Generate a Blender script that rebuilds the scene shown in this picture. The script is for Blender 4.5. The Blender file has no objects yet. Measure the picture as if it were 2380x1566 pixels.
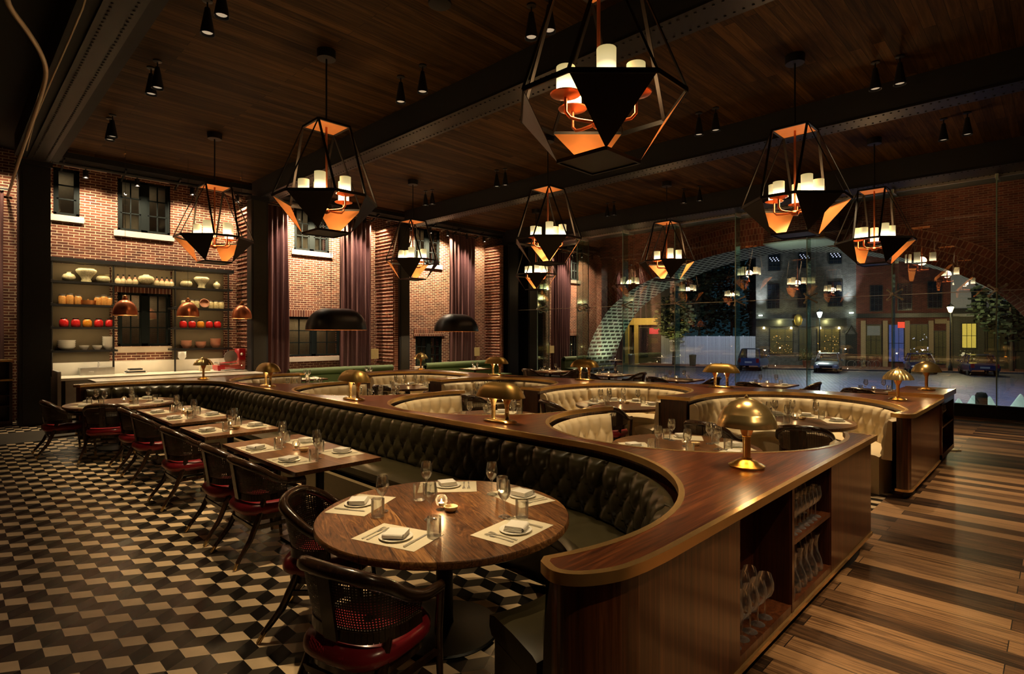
import bpy, math, random
from math import sin, cos, pi, radians, hypot, atan2
random.seed(7)
SC = bpy.context.scene
COL = SC.collection
# ------------------------------------------------------------------ camera
CH = 1.9; F = 1300.0; CX = 1190.0; CY = 776.0
KA = 0.7135; SA = 0.7007
def pix(u, v, z):                      # photograph point at height z -> place
    a = (u-CX)/F; t = (CH-z)*F/(v-CY)
    return (t*(a*SA+KA), t*(-a*KA+SA))
cam = bpy.data.cameras.new('camera'); co = bpy.data.objects.new('camera', cam); COL.objects.link(co)
cam.sensor_width = 36; cam.lens = 36*F/2380; cam.shift_y = -7/2380
cam.clip_start = 0.05; cam.clip_end = 300
co.location = (0, 0, CH); co.rotation_euler = (pi/2, 0, -math.asin(KA))
SC.camera = co
SC.view_settings.view_transform = 'Standard'; SC.view_settings.look = 'None'
SC.view_settings.gamma = 1; SC.view_settings.exposure = 0.85
SC.view_settings.use_curve_mapping = False
try:
    SC.cycles.transparent_max_bounces = 32
    SC.cycles.max_bounces = 6
    SC.cycles.sample_clamp_indirect = 4
    SC.cycles.caustics_reflective = False; SC.cycles.caustics_refractive = False
except Exception: pass
# ------------------------------------------------------------------ materials
MATS = {}
def newmat(name):
    m = bpy.data.materials.new(name); m.use_nodes = True
    nt = m.node_tree; b = nt.nodes['Principled BSDF']
    MATS[name] = m
    return m, nt, b
def lk(nt, a, b): nt.links.new(a, b)
def P(name, col, rough=0.5, metal=0.0, emit=None, es=0, coat=0, spec=0.5, noise=None):
    m, nt, b = newmat(name)
    b.inputs['Base Color'].default_value = (*col, 1); b.inputs['Roughness'].default_value = rough
    b.inputs['Metallic'].default_value = metal; b.inputs['Specular IOR Level'].default_value = spec
    if coat: b.inputs['Coat Weight'].default_value = coat; b.inputs['Coat Roughness'].default_value = 0.12
    if emit: b.inputs['Emission Color'].default_value = (*emit, 1); b.inputs['Emission Strength'].default_value = es
    sc_, amt = noise or (14, 0.16)
    tc = nt.nodes.new('ShaderNodeTexCoord'); n = nt.nodes.new('ShaderNodeTexNoise'); n.inputs['Scale'].default_value = sc_
    n.inputs['Detail'].default_value = 3
    lk(nt, tc.outputs['Object'], n.inputs['Vector'])
    mx = nt.nodes.new('ShaderNodeMix'); mx.data_type = 'RGBA'
    mx.inputs[6].default_value = (*[c*(1-amt) for c in col], 1); mx.inputs[7].default_value = (*[min(1, c*(1+amt)) for c in col], 1)
    lk(nt, n.outputs['Fac'], mx.inputs[0]); lk(nt, mx.outputs[2], b.inputs['Base Color'])
    return m
def ramp(nt, stops):
    r = nt.nodes.new('ShaderNodeValToRGB'); e = r.color_ramp.elements
    while len(e) < len(stops): e.new(0.5)
    for i, (p, c) in enumerate(stops): e[i].position = p; e[i].color = (*c, 1)
    return r
def wood(name, cols, scale=(1.2, 26, 26), rough=0.3, coat=0.0, bump=0.05, planks=None, rotz=0.0, dist=1.6, coord='Object'):
    m, nt, b = newmat(name)
    tc = nt.nodes.new('ShaderNodeTexCoord'); mp = nt.nodes.new('ShaderNodeMapping')
    rt = nt.nodes.new('ShaderNodeMapping'); rt.inputs['Rotation'].default_value = (0, 0, rotz); rt.inputs['Location'].default_value = (57.3, 40.0, 0) if planks else (0, 0, 0)
    lk(nt, tc.outputs[coord], rt.inputs['Vector'])
    mp.inputs['Scale'].default_value = scale; lk(nt, rt.outputs['Vector'], mp.inputs['Vector'])
    n = nt.nodes.new('ShaderNodeTexNoise'); n.inputs['Scale'].default_value = 1; n.inputs['Detail'].default_value = 6
    n.inputs['Distortion'].default_value = dist; n.inputs['Roughness'].default_value = 0.65
    r = ramp(nt, [(0.28, cols[0]), (0.5, cols[1]), (0.72, cols[2])])
    if planks:                          # planks = (length, width, contrast, gap)
        br = nt.nodes.new('ShaderNodeTexBrick'); br.inputs['Scale'].default_value = 1
        br.inputs['Brick Width'].default_value = planks[0]; br.inputs['Row Height'].default_value = planks[1]
        br.inputs['Mortar Size'].default_value = planks[3]; br.offset = 0.43; br.offset_frequency = 2
        br.inputs['Color1'].default_value = (0, 0, 0, 1); br.inputs['Color2'].default_value = (1, 1, 1, 1)
        br.inputs['Mortar'].default_value = (0.5, 0.5, 0.5, 1)
        lk(nt, rt.outputs['Vector'], br.inputs['Vector'])
        off = nt.nodes.new('ShaderNodeVectorMath'); off.operation = 'MULTIPLY_ADD'
        off.inputs[1].default_value = (7, 13, 5); lk(nt, br.outputs['Color'], off.inputs[0]); lk(nt, mp.outputs['Vector'], off.inputs[2])
        lk(nt, off.outputs[0], n.inputs['Vector'])
        ma = nt.nodes.new('ShaderNodeMath'); ma.operation = 'MULTIPLY_ADD'; ma.inputs[1].default_value = planks[2]
        lk(nt, br.outputs['Color'], ma.inputs[0])
        sb = nt.nodes.new('ShaderNodeMath'); sb.operation = 'SUBTRACT'; sb.inputs[1].default_value = planks[2]/2
        lk(nt, n.outputs['Fac'], sb.inputs[0]); lk(nt, sb.outputs[0], ma.inputs[2]); lk(nt, ma.outputs[0], r.inputs[0])
        mx = nt.nodes.new('ShaderNodeMix'); mx.data_type = 'RGBA'; mx.inputs[7].default_value = (*[c*0.25 for c in cols[0]], 1)
        lk(nt, br.outputs['Fac'], mx.inputs[0]); lk(nt, r.outputs[0], mx.inputs[6]); lk(nt, mx.outputs[2], b.inputs['Base Color'])
    else:
        lk(nt, mp.outputs['Vector'], n.inputs['Vector']); lk(nt, n.outputs['Fac'], r.inputs[0]); lk(nt, r.outputs[0], b.inputs['Base Color'])
    b.inputs['Roughness'].default_value = rough
    if coat: b.inputs['Coat Weight'].default_value = coat; b.inputs['Coat Roughness'].default_value = 0.15
    if bump:
        bp = nt.nodes.new('ShaderNodeBump'); bp.inputs['Strength'].default_value = bump; bp.inputs['Distance'].default_value = 0.01
        if 'ceiling' in name: b.inputs['Specular IOR Level'].default_value = 0.12
        lk(nt, n.outputs['Fac'], bp.inputs['Height']); lk(nt, bp.outputs[0], b.inputs['Normal'])
    return m
def brick(name, c1, c2, mort, axes='xz', w=0.205, h=0.063, ms=0.0088, rough=0.85, bump=0.7, uv=False, rotz=0):
    m, nt, b = newmat(name)
    tc = nt.nodes.new('ShaderNodeTexCoord'); 
    if uv:
        vec = tc.outputs['UV']
    else:
        rt = nt.nodes.new('ShaderNodeMapping'); rt.inputs['Rotation'].default_value = (0, 0, rotz)
        lk(nt, tc.outputs['Object'], rt.inputs['Vector'])
        sp = nt.nodes.new('ShaderNodeSeparateXYZ'); cb = nt.nodes.new('ShaderNodeCombineXYZ')
        lk(nt, rt.outputs[0], sp.inputs[0])
        lk(nt, sp.outputs['xyz'.index(axes[0])], cb.inputs[0]); lk(nt, sp.outputs['xyz'.index(axes[1])], cb.inputs[1]); vec = cb.outputs[0]
    nz = nt.nodes.new('ShaderNodeTexNoise'); nz.inputs['Scale'].default_value = 9; nz.inputs['Detail'].default_value = 4
    lk(nt, vec, nz.inputs['Vector'])
    ds = nt.nodes.new('ShaderNodeVectorMath'); ds.operation = 'MULTIPLY_ADD'; ds.inputs[1].default_value = (0.016, 0.016, 0)
    lk(nt, nz.outputs['Color'], ds.inputs[0]); lk(nt, vec, ds.inputs[2])
    br = nt.nodes.new('ShaderNodeTexBrick'); br.inputs['Scale'].default_value = 1
    br.inputs['Brick Width'].default_value = w; br.inputs['Row Height'].default_value = h
    br.inputs['Mortar Size'].default_value = ms; br.inputs['Mortar Smooth'].default_value = 0.25; br.inputs['Bias'].default_value = -0.1
    br.inputs['Color1'].default_value = (*c1, 1); br.inputs['Color2'].default_value = (*c2, 1); br.inputs['Mortar'].default_value = (*mort, 1)
    lk(nt, ds.outputs[0], br.inputs['Vector'])
    mx = nt.nodes.new('ShaderNodeMix'); mx.data_type = 'RGBA'; mx.blend_type = 'MULTIPLY'; mx.inputs[0].default_value = 0.55
    n2 = nt.nodes.new('ShaderNodeTexNoise'); n2.inputs['Scale'].default_value = 3; n2.inputs['Detail'].default_value = 6; lk(nt, vec, n2.inputs['Vector'])
    r2 = ramp(nt, [(0.3, (0.45, 0.42, 0.4)), (0.7, (1.25, 1.2, 1.15))]); lk(nt, n2.outputs['Fac'], r2.inputs[0])
    lk(nt, br.outputs['Color'], mx.inputs[6]); lk(nt, r2.outputs[0], mx.inputs[7]); lk(nt, mx.outputs[2], b.inputs['Base Color'])
    b.inputs['Roughness'].default_value = rough; b.inputs['Specular IOR Level'].default_value = 0.25
    bp = nt.nodes.new('ShaderNodeBump'); bp.inputs['Strength'].default_value = bump; bp.inputs['Distance'].default_value = 0.02; bp.invert = True
    ad = nt.nodes.new('ShaderNodeMath'); ad.operation = 'MULTIPLY_ADD'; ad.inputs[1].default_value = -0.5
    lk(nt, n2.outputs['Fac'], ad.inputs[0]); lk(nt, br.outputs['Fac'], ad.inputs[2]); lk(nt, ad.outputs[0], bp.inputs['Height']); lk(nt, bp.outputs[0], b.inputs['Normal'])
    return m
def thin_glass(name, tint=(1, 1, 1), ior=1.5, rough=0.0, gcol=(1, 1, 1), base=0.02, cap=1.0, dif=0.0):
    m, nt, b = newmat(name); nt.nodes.remove(b)
    o = nt.nodes['Material Output']; t = nt.nodes.new('ShaderNodeBsdfTransparent'); t.inputs[0].default_value = (*tint, 1)
    g = nt.nodes.new('ShaderNodeBsdfGlossy'); g.inputs['Roughness'].default_value = rough; g.inputs[0].default_value = (*gcol, 1)
    fr = nt.nodes.new('ShaderNodeFresnel'); fr.inputs[0].default_value = ior
    ad = nt.nodes.new('ShaderNodeMath'); ad.operation = 'ADD'; ad.inputs[1].default_value = base; ad.use_clamp = True
    lk(nt, fr.outputs[0], ad.inputs[0])
    mi = nt.nodes.new('ShaderNodeMath'); mi.operation = 'MINIMUM'; mi.inputs[1].default_value = cap; lk(nt, ad.outputs[0], mi.inputs[0]); ad = mi
    mx = nt.nodes.new('ShaderNodeMixShader'); lk(nt, ad.outputs[0], mx.inputs[0]); lk(nt, t.outputs[0], mx.inputs[1]); lk(nt, g.outputs[0], mx.inputs[2])
    if dif:
        df = nt.nodes.new('ShaderNodeBsdfDiffuse'); df.inputs[0].default_value = (*gcol, 1); m2 = nt.nodes.new('ShaderNodeMixShader'); lw = nt.nodes.new('ShaderNodeLayerWeight'); lw.inputs[0].default_value = 0.5; pw = nt.nodes.new('ShaderNodeMath'); pw.operation = 'POWER'; pw.inputs[1].default_value = 3.2; lk(nt, lw.outputs['Facing'], pw.inputs[0]); ml = nt.nodes.new('ShaderNodeMath'); ml.operation = 'MULTIPLY_ADD'; ml.inputs[1].default_value = dif; ml.inputs[2].default_value = 0.008; lk(nt, pw.outputs[0], ml.inputs[0]); lk(nt, ml.outputs[0], m2.inputs[0])  # pale diffuse at grazing angles stands in for bright rim highlights
        lk(nt, mx.outputs[0], m2.inputs[1]); lk(nt, df.outputs[0], m2.inputs[2]); mx = m2
    lk(nt, mx.outputs[0], o.inputs[0]); return m
def E(name, col, s, rough=0.5):
    return P(name, col, rough, emit=col, es=s)

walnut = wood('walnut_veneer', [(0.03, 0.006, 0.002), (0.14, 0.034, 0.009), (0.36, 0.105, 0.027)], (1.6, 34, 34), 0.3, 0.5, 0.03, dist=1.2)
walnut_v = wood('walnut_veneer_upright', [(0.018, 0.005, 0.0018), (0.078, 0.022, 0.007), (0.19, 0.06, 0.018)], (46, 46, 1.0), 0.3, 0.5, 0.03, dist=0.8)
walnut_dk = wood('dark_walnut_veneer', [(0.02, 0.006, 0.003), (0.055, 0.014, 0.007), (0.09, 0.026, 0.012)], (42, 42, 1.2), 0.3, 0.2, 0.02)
tabwood = wood('oiled_oak_tabletop', [(0.035, 0.011, 0.0035), (0.15, 0.06, 0.018), (0.42, 0.20, 0.065)], (1.8, 15, 15), 0.36, 0.1, 0.12, planks=(3.2, 0.17, 0.2, 0.0015), rotz=radians(-70), dist=4.5)
tabwood2 = wood('oiled_oak_square_top', [(0.05, 0.018, 0.006), (0.155, 0.065, 0.023), (0.28, 0.13, 0.05)], (2.0, 22, 22), 0.36, 0.1, 0.06, planks=(3.2, 0.2, 0.2, 0.0015), rotz=radians(90), dist=2.5)
floorwood = wood('reclaimed_plank_floor', [(0.022, 0.010, 0.004), (0.13, 0.061, 0.024), (0.38, 0.205, 0.088)], (1.3, 30, 30), 0.42, 0.0, 0.3, planks=(1.7, 0.175, 0.5, 0.003), rotz=radians(90), dist=1.8)
ceilwood = wood('stained_ceiling_boards', [(0.016, 0.0070, 0.0016), (0.047, 0.0225, 0.0055), (0.088, 0.044, 0.012)], (0.9, 16, 16), 0.7, 0.0, 0.1, planks=(3.4, 0.145, 0.3, 0.003), dist=1.0)
chairwood = wood('dark_bent_wood', [(0.012, 0.0055, 0.003), (0.032, 0.015, 0.007), (0.065, 0.03, 0.014)], (14, 14, 3), 0.24, 0.5, 0.0)
brick_w = brick('red_brick', (0.20, 0.066, 0.036), (0.075, 0.024, 0.016), (0.60, 0.45, 0.30), 'xz', bump=1.0)
brick_s = brick('red_brick_side', (0.22, 0.066, 0.036), (0.09, 0.026, 0.016), (0.5, 0.36, 0.24), 'yz')
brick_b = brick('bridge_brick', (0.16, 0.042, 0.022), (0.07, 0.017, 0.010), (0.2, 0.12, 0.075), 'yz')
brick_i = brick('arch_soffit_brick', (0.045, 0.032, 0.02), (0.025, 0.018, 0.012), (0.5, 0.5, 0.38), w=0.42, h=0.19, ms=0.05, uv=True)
brick_vo = brick('voussoir_brick', (0.17, 0.045, 0.022), (0.08, 0.02, 0.010), (0.24, 0.13, 0.075), w=0.11, h=0.22, ms=0.012, uv=True)
brick_sol = brick('soldier_brick', (0.20, 0.066, 0.036), (0.075, 0.024, 0.016), (0.55, 0.38, 0.25), 'xz', w=0.08, h=0.24)
bronze = P('dark_bronze', (0.018, 0.014, 0.011), 0.42, 0.6)
copper = P('brushed_copper', (0.86, 0.33, 0.10), 0.42, 0.5, noise=(5, 0.2))
copper_d = P('polished_copper', (0.62, 0.19, 0.08), 0.28, 0.75)
brass = P('polished_brass', (0.84, 0.60, 0.26), 0.24, 0.85)
brass_d = P('aged_brass', (0.46, 0.29, 0.08), 0.38, 0.75)
brass_e = P('brushed_brass_edge', (0.80, 0.50, 0.19), 0.27, 0.8)
steelblk = P('blackened_steel', (0.016, 0.016, 0.017), 0.5, 0.4)
steelgrn = P('bronze_green_plate', (0.035, 0.03, 0.02), 0.5, 0.4)
steelgr = P('grey_rolled_steel', (0.016, 0.014, 0.011), 0.5, 0.5, noise=(3, 0.4))
iron = P('dark_grey_iron', (0.010, 0.012, 0.012), 0.4, 0.4)
inox = P('stainless_steel', (0.5, 0.48, 0.43), 0.3, 0.9)
fitting = P('sparkle_white_fitting', (0.85, 0.82, 0.72), 0.35, 0.1)  # near-white colour paints in the sparkle of spotlights on the metal
basem = P('black_green_cast_base', (0.004, 0.005, 0.0045), 0.45, spec=0.25)
finedge = P('polished_glass_edge', (0.22, 0.34, 0.28), 0.3, coat=0.4)
silver = P('silver_cutlery', (0.6, 0.57, 0.5), 0.3, 0.55)
leather_g = P('olive_black_leather', (0.034, 0.027, 0.011), 0.31, 0.0, coat=0.0, noise=(9, 0.3))
leather_c = P('cream_leather', (0.74, 0.60, 0.38), 0.42, 0.0, coat=0.05, noise=(4, 0.07))
leather_r = P('burgundy_leather', (0.26, 0.013, 0.021), 0.3, coat=0.3)
velvet_g = P('green_velvet', (0.045, 0.068, 0.016), 0.8, noise=(6, 0.25))
curtain_m = P('plum_curtain_cloth', (0.095, 0.036, 0.031), 0.6, noise=(20, 0.15))
linen = P('white_linen', (0.78, 0.74, 0.66), 0.9, noise=(90, 0.05))
china = P('white_china', (0.8, 0.77, 0.68), 0.25, noise=(10, 0.03))
paper = P('cream_paper', (0.66, 0.59, 0.43), 0.8, noise=(30, 0.04))
marble_c = P('cream_floor_marble', (0.62, 0.46, 0.28), 0.33, noise=(9, 0.2))
marble_g = P('grey_floor_marble', (0.048, 0.037, 0.024), 0.33, noise=(7, 0.35))
marble_b = P('black_floor_marble', (0.008, 0.007, 0.006), 0.26, noise=(7, 0.4))
marble_w = P('white_veined_marble', (0.72, 0.66, 0.54), 0.25, noise=(2.5, 0.22))
stone = P('limestone_sill', (0.66, 0.55, 0.42), 0.7, noise=(6, 0.12))
plaster = P('taupe_plaster_panel', (0.10, 0.07, 0.032), 0.8, noise=(3, 0.2))
darkfloor = P('dark_border_stone', (0.05, 0.04, 0.028), 0.4)
black = P('matt_black', (0.006, 0.006, 0.006), 0.8)
dkgreen = P('black_green_paint', (0.004, 0.007, 0.006), 0.7, spec=0.15)
redpl = P('red_enamel', (0.42, 0.008, 0.012), 0.3, coat=0.5)
jar_r = P('pickled_red_jar', (0.62, 0.02, 0.02), 0.15, coat=0.6, noise=(40, 0.5))
jar_y = P('yellow_preserve_jar', (0.72, 0.28, 0.02), 0.15, coat=0.6, noise=(40, 0.4))
jar_o = P('amber_pasta_jar', (0.62, 0.30, 0.08), 0.2, coat=0.5, noise=(30, 0.5))
jar_w = P('pale_beans_jar', (0.62, 0.52, 0.27), 0.2, coat=0.5, noise=(35, 0.5))
bottle_m = P('pale_bottle_glaze', (0.75, 0.62, 0.38), 0.2, coat=0.4)
cream_p = P('cream_pottery', (0.7, 0.58, 0.36), 0.3, noise=(30, 0.6))
clay = P('pink_clay_pottery', (0.52, 0.25, 0.15), 0.5)
glass = thin_glass('clear_glass', (0.97, 0.97, 0.95), 1.5, 0.07, base=0.09, cap=0.8, dif=0.09)
pane_g = thin_glass('window_glass', (0.93, 0.97, 0.95), 1.62, 0.0, base=0.13)
pane_d = thin_glass('dark_window_glass', (0.75, 0.8, 0.78), 1.6, 0.0, base=0.22)
fin_g = thin_glass('green_edge_glass', (0.86, 0.95, 0.91), 1.5, 0.05, gcol=(0.7, 0.9, 0.8), base=0.05, cap=0.35, dif=0.06)
def candle_mat():
    m, nt, b = newmat('lit_frosted_candle_glass')
    tc = nt.nodes.new('ShaderNodeTexCoord'); sp = nt.nodes.new('ShaderNodeSeparateXYZ'); lk(nt, tc.outputs['Generated'], sp.inputs[0])
    r = ramp(nt, [(0.0, (1.0, 0.80, 0.44)), (0.3, (1.0, 0.82, 0.44)), (1.0, (0.85, 0.66, 0.26))]); lk(nt, sp.outputs[2], r.inputs[0])
    b.inputs['Base Color'].default_value = (0.5, 0.42, 0.25, 1); b.inputs['Roughness'].default_value = 0.4
    lk(nt, r.outputs[0], b.inputs['Emission Color'])
    r3 = ramp(nt, [(0.0, (1, 1, 1)), (0.14, (0.85, 0.85, 0.85)), (0.34, (0.26, 0.26, 0.26)), (0.58, (0.09, 0.09, 0.09)), (1.0, (0.065, 0.065, 0.065))]); lk(nt, sp.outputs[2], r3.inputs[0])
    mm = nt.nodes.new('ShaderNodeMath'); mm.operation = 'MULTIPLY'; mm.inputs[1].default_value = 5.0
    lk(nt, r3.outputs[0], mm.inputs[0]); lk(nt, mm.outputs[0], b.inputs['Emission Strength'])
    return m
candle_g = candle_mat()
flame = E('candle_flame', (1.0, 0.7, 0.3), 12)
bulb = E('warm_bulb', (1.0, 0.8, 0.5), 6)
spotglass = E('spot_lamp_lens', (1.0, 0.85, 0.65), 0.15)
def cane_mat():
    m, nt, b = newmat('woven_black_cane')
    b.inputs['Base Color'].default_value = (0.035, 0.02, 0.01, 1); b.inputs['Roughness'].default_value = 0.4
    tc = nt.nodes.new('ShaderNodeTexCoord'); mp = nt.nodes.new('ShaderNodeMapping'); mp.inputs['Scale'].default_value = (1, 1, 1)
    lk(nt, tc.outputs['UV'], mp.inputs[0]); sp = nt.nodes.new('ShaderNodeSeparateXYZ'); lk(nt, mp.outputs[0], sp.inputs[0])
    def sn(i):
        f = nt.nodes.new('ShaderNodeMath'); f.operation = 'FRACT'; lk(nt, sp.outputs[i], f.inputs[0])
        s = nt.nodes.new('ShaderNodeMath'); s.operation = 'SUBTRACT'; s.inputs[1].default_value = 0.5; lk(nt, f.outputs[0], s.inputs[0])
        p = nt.nodes.new('ShaderNodeMath'); p.operation = 'POWER'; p.inputs[1].default_value = 2; lk(nt, s.outputs[0], p.inputs[0]); return p
    a = nt.nodes.new('ShaderNodeMath'); a.operation = 'ADD'; lk(nt, sn(0).outputs[0], a.inputs[0]); lk(nt, sn(1).outputs[0], a.inputs[1])
    g = nt.nodes.new('ShaderNodeMath'); g.operation = 'GREATER_THAN'; g.inputs[1].default_value = 0.062; lk(nt, a.outputs[0], g.inputs[0])
    lk(nt, g.outputs[0], b.inputs['Alpha']); return m
cane = cane_mat()
# ------------------------------------------------------------------ mesh builder
class G:
    def __init__(s): s.v = []; s.f = []; s.uv = None; s.mi = []; s.cur = 0
    def add(s, vs, fs):
        o = len(s.v); s.v += [tuple(p) for p in vs]; s.f += [tuple(i+o for i in f) for f in fs]; s.mi += [s.cur]*len(fs); return s
    def box(s, x0, x1, y0, y1, z0, z1):
        return s.add([(x0,y0,z0),(x1,y0,z0),(x1,y1,z0),(x0,y1,z0),(x0,y0,z1),(x1,y0,z1),(x1,y1,z1),(x0,y1,z1)],
                     [(0,3,2,1),(4,5,6,7),(0,1,5,4),(1,2,6,5),(2,3,7,6),(3,0,4,7)])
    def bar(s, a, b, w, h, up=(0, 0, 1)):          # rectangular bar from a to b
        a = V(a); b = V(b); d = nrm(sub(b, a)); u = V(up)
        sd = cross(d, u)
        if ln(sd) < 1e-4: sd = cross(d, (1, 0, 0))
        sd = nrm(sd); u = cross(sd, d)
        vs = []
        for p in (a, b):
            for i, j in ((-1,-1),(1,-1),(1,1),(-1,1)):
                vs.append(tuple(p[k]+sd[k]*i*w/2+u[k]*j*h/2 for k in range(3)))
        return s.add(vs, [(0,1,2,3),(7,6,5,4),(0,4,5,1),(1,5,6,2),(2,6,7,3),(3,7,4,0)])
    def prism(s, poly, z0, z1):
        n = len(poly); a = sum(poly[i][0]*poly[(i+1)%n][1]-poly[(i+1)%n][0]*poly[i][1] for i in range(n))
        if a < 0: poly = poly[::-1]
        if n > 24:
            from mathutils.geometry import delaunay_2d_cdt as cdt; from mathutils import Vector
            vv, _, tf, *_r = cdt([Vector(p) for p in poly], [], [list(range(n))], 1, 1e-6); vv = [(p[0], p[1]) for p in vv]; m = len(vv)
            s.add([(x,y,z0) for x,y in vv]+[(x,y,z1) for x,y in vv], [tuple(t)[::-1] for t in tf]+[tuple(i+m for i in t) for t in tf])
            return s.add([(x,y,z0) for x,y in poly]+[(x,y,z1) for x,y in poly], [(i,(i+1)%n,n+(i+1)%n,n+i) for i in range(n)])
        return s.add([(x,y,z0) for x,y in poly]+[(x,y,z1) for x,y in poly],
            [tuple(range(n))[::-1], tuple(range(n, 2*n))]+[(i,(i+1)%n,n+(i+1)%n,n+i) for i in range(n)])
    def ring(s, A, B, z0, z1):                     # closed band between polygons A (outer) and B
        n = len(A); vs = [(x,y,z0) for x,y in A]+[(x,y,z1) for x,y in A]+[(x,y,z0) for x,y in B]+[(x,y,z1) for x,y in B]; fs = []
        for i in range(n):
            j = (i+1)%n; fs += [(i,j,n+j,n+i),(n+i,n+j,3*n+j,3*n+i),(3*n+i,3*n+j,2*n+j,2*n+i),(2*n+i,2*n+j,j,i)]
        return s.add(vs, fs)
    def lathe(s, prof, c=(0, 0, 0), seg=20, sx=1, sy=1, scal=None):
        vs = []; fs = []; n = len(prof)
        for k in range(seg):
            an = 2*pi*k/seg
            for i, (r, z) in enumerate(prof):
                rr = r*(1+(scal(an, i/(n-1)) if scal else 0))
                vs.append((c[0]+rr*cos(an)*sx, c[1]+rr*sin(an)*sy, c[2]+z))
        for k in range(seg):
            k2 = (k+1)%seg
            for i in range(n-1):
                a, b, c2, d = k*n+i, k2*n+i, k2*n+i+1, k*n+i+1
                if prof[i][0] < 1e-6: fs.append((a, c2, d))
                elif prof[i+1][0] < 1e-6: fs.append((a, b, d))
                else: fs.append((a, b, c2, d))
        return s.add(vs, fs)
    def tube(s, path, r, seg=8, closed=False, sx=1):
        path = [V(p) for p in path]; n = len(path); vs = []; fs = []; pu = None
        for i, p in enumerate(path):
            a = path[i-1] if (i or closed) else p; b = path[(i+1)%n] if (i < n-1 or closed) else p
            d = nrm(sub(b, a)); u = pu or ((0,0,1) if abs(d[2]) < 0.9 else (1,0,0))
            sd = nrm(cross(d, u)); u = cross(sd, d); pu = u
            rr = r[i] if isinstance(r, (list, tuple)) else r
            for k in range(seg):
                an = 2*pi*k/seg; vs.append(tuple(p[j]+(sd[j]*cos(an)*sx+u[j]*sin(an))*rr for j in range(3)))
        m = n if closed else n-1
        for i in range(m):
            for k in range(seg):
                a = i*seg+k; b = i*seg+(k+1)%seg; c = ((i+1)%n)*seg+(k+1)%seg; d = ((i+1)%n)*seg+k; fs.append((a,b,c,d))
        if not closed: fs += [tuple(range(seg))[::-1], tuple((n-1)*seg+k for k in range(seg))]
        return s.add(vs, fs)
    def grid(s, rows, closeu=False):               # rows of points
        n = len(rows[0]); m = len(rows); vs = [p for r in rows for p in r]; fs = []
        for i in range(m-1 if not closeu else m):
            for j in range(n-1): fs.append((i*n+j, i*n+j+1, ((i+1)%m)*n+j+1, ((i+1)%m)*n+j))
        return s.add(vs, fs)
    def sphere(s, c, r, seg=10, sz=1, sx=1, sy=1):
        n = max(4, seg//2); return s.lathe([(r*sin(pi*i/n), -r*cos(pi*i/n)*sz) for i in range(n+1)], c, seg, sx, sy)
    def mesh(s, name, mat, smooth=None):
        me = bpy.data.meshes.new(name); me.from_pydata(s.v, [], s.f)
        for m in (mat if isinstance(mat, (list, tuple)) else [mat]): me.materials.append(m)
        if isinstance(mat, (list, tuple)) and len(mat) > 1: me.polygons.foreach_set('material_index', s.mi)
        if s.uv is not None:
            ul = me.uv_layers.new(name='UVMap')
            for l in me.loops: ul.data[l.index].uv = s.uv[l.vertex_index]
        if smooth:
            me.polygons.foreach_set('use_smooth', [True]*len(me.polygons))
            try: me.set_sharp_from_angle(angle=radians(smooth if smooth > 1 else 40))
            except Exception: pass
        me.update(); return me
    def build(s, name, mat, parent=None, smooth=None, loc=None, rz=0):
        o = bpy.data.objects.new(name, s.mesh(name, mat, smooth)); COL.objects.link(o)
        if parent: o.parent = parent
        if loc: o.location = loc
        if rz: o.rotation_euler = (0, 0, rz)
        return o
V = lambda p: (float(p[0]), float(p[1]), float(p[2]))
sub = lambda a, b: (a[0]-b[0], a[1]-b[1], a[2]-b[2])
cross = lambda a, b: (a[1]*b[2]-a[2]*b[1], a[2]*b[0]-a[0]*b[2], a[0]*b[1]-a[1]*b[0])
ln = lambda a: math.sqrt(a[0]**2+a[1]**2+a[2]**2)
def nrm(a):
    l = ln(a) or 1; return (a[0]/l, a[1]/l, a[2]/l)
def tag(o, label=None, cat=None, group=None, kind=None):
    if label: o['label'] = label
    if cat: o['category'] = cat
    if group: o['group'] = group
    if kind: o['kind'] = kind
    return o
def thing(name, label, cat, loc=(0, 0, 0), rz=0, group=None):
    o = bpy.data.objects.new(name, None); COL.objects.link(o); o.location = loc; o.rotation_euler = (0, 0, rz)
    o.empty_display_size = 0.1
    return tag(o, label, cat, group)
KIDS = {}
def kids(o):
    return [c for c in o.children]
def dup(root, loc, rz=0, label=None, group=None):
    def rec(o, p):
        c = o.copy(); COL.objects.link(c)
        if p: c.parent = p
        for ch in CH_[o.name] if o.name in CH_ else kids(o): rec(ch, c)
        return c
    r = rec(root, None); r.location = loc; r.rotation_euler = (0, 0, rz)
    if label: r['label'] = label
    if group: r['group'] = group
    return r
CH_ = {}
def cache(root):
    def rec(o):
        CH_[o.name] = list(o.children)
        for c in CH_[o.name]: rec(c)
    rec(root); return root
def inst(me, name, label, cat, loc, rz=0, group=None):
    o = bpy.data.objects.new(name, me); COL.objects.link(o); o.location = loc; o.rotation_euler = (0, 0, rz)
    return tag(o, label, cat, group)
def spot(loc, tgt, power, size=50, blend=0.6, col=(1.0, 0.72, 0.42), r=0.04):
    l = bpy.data.lights.new('spot_light', 'SPOT'); l.energy = power; l.spot_size = radians(size); l.spot_blend = blend; l.color = col
    l.shadow_soft_size = r; o = bpy.data.objects.new('spot_light', l); COL.objects.link(o); o.location = loc
    d = nrm(sub(tgt, loc)); import mathutils
    o.rotation_euler = mathutils.Vector(d).to_track_quat('-Z', 'Y').to_euler(); return o
def point(loc, power, col=(1.0, 0.7, 0.4), r=0.03):
    l = bpy.data.lights.new('point_light', 'POINT'); l.energy = power; l.color = col; l.shadow_soft_size = r
    o = bpy.data.objects.new('point_light', l); COL.objects.link(o); o.location = loc; return o
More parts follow.
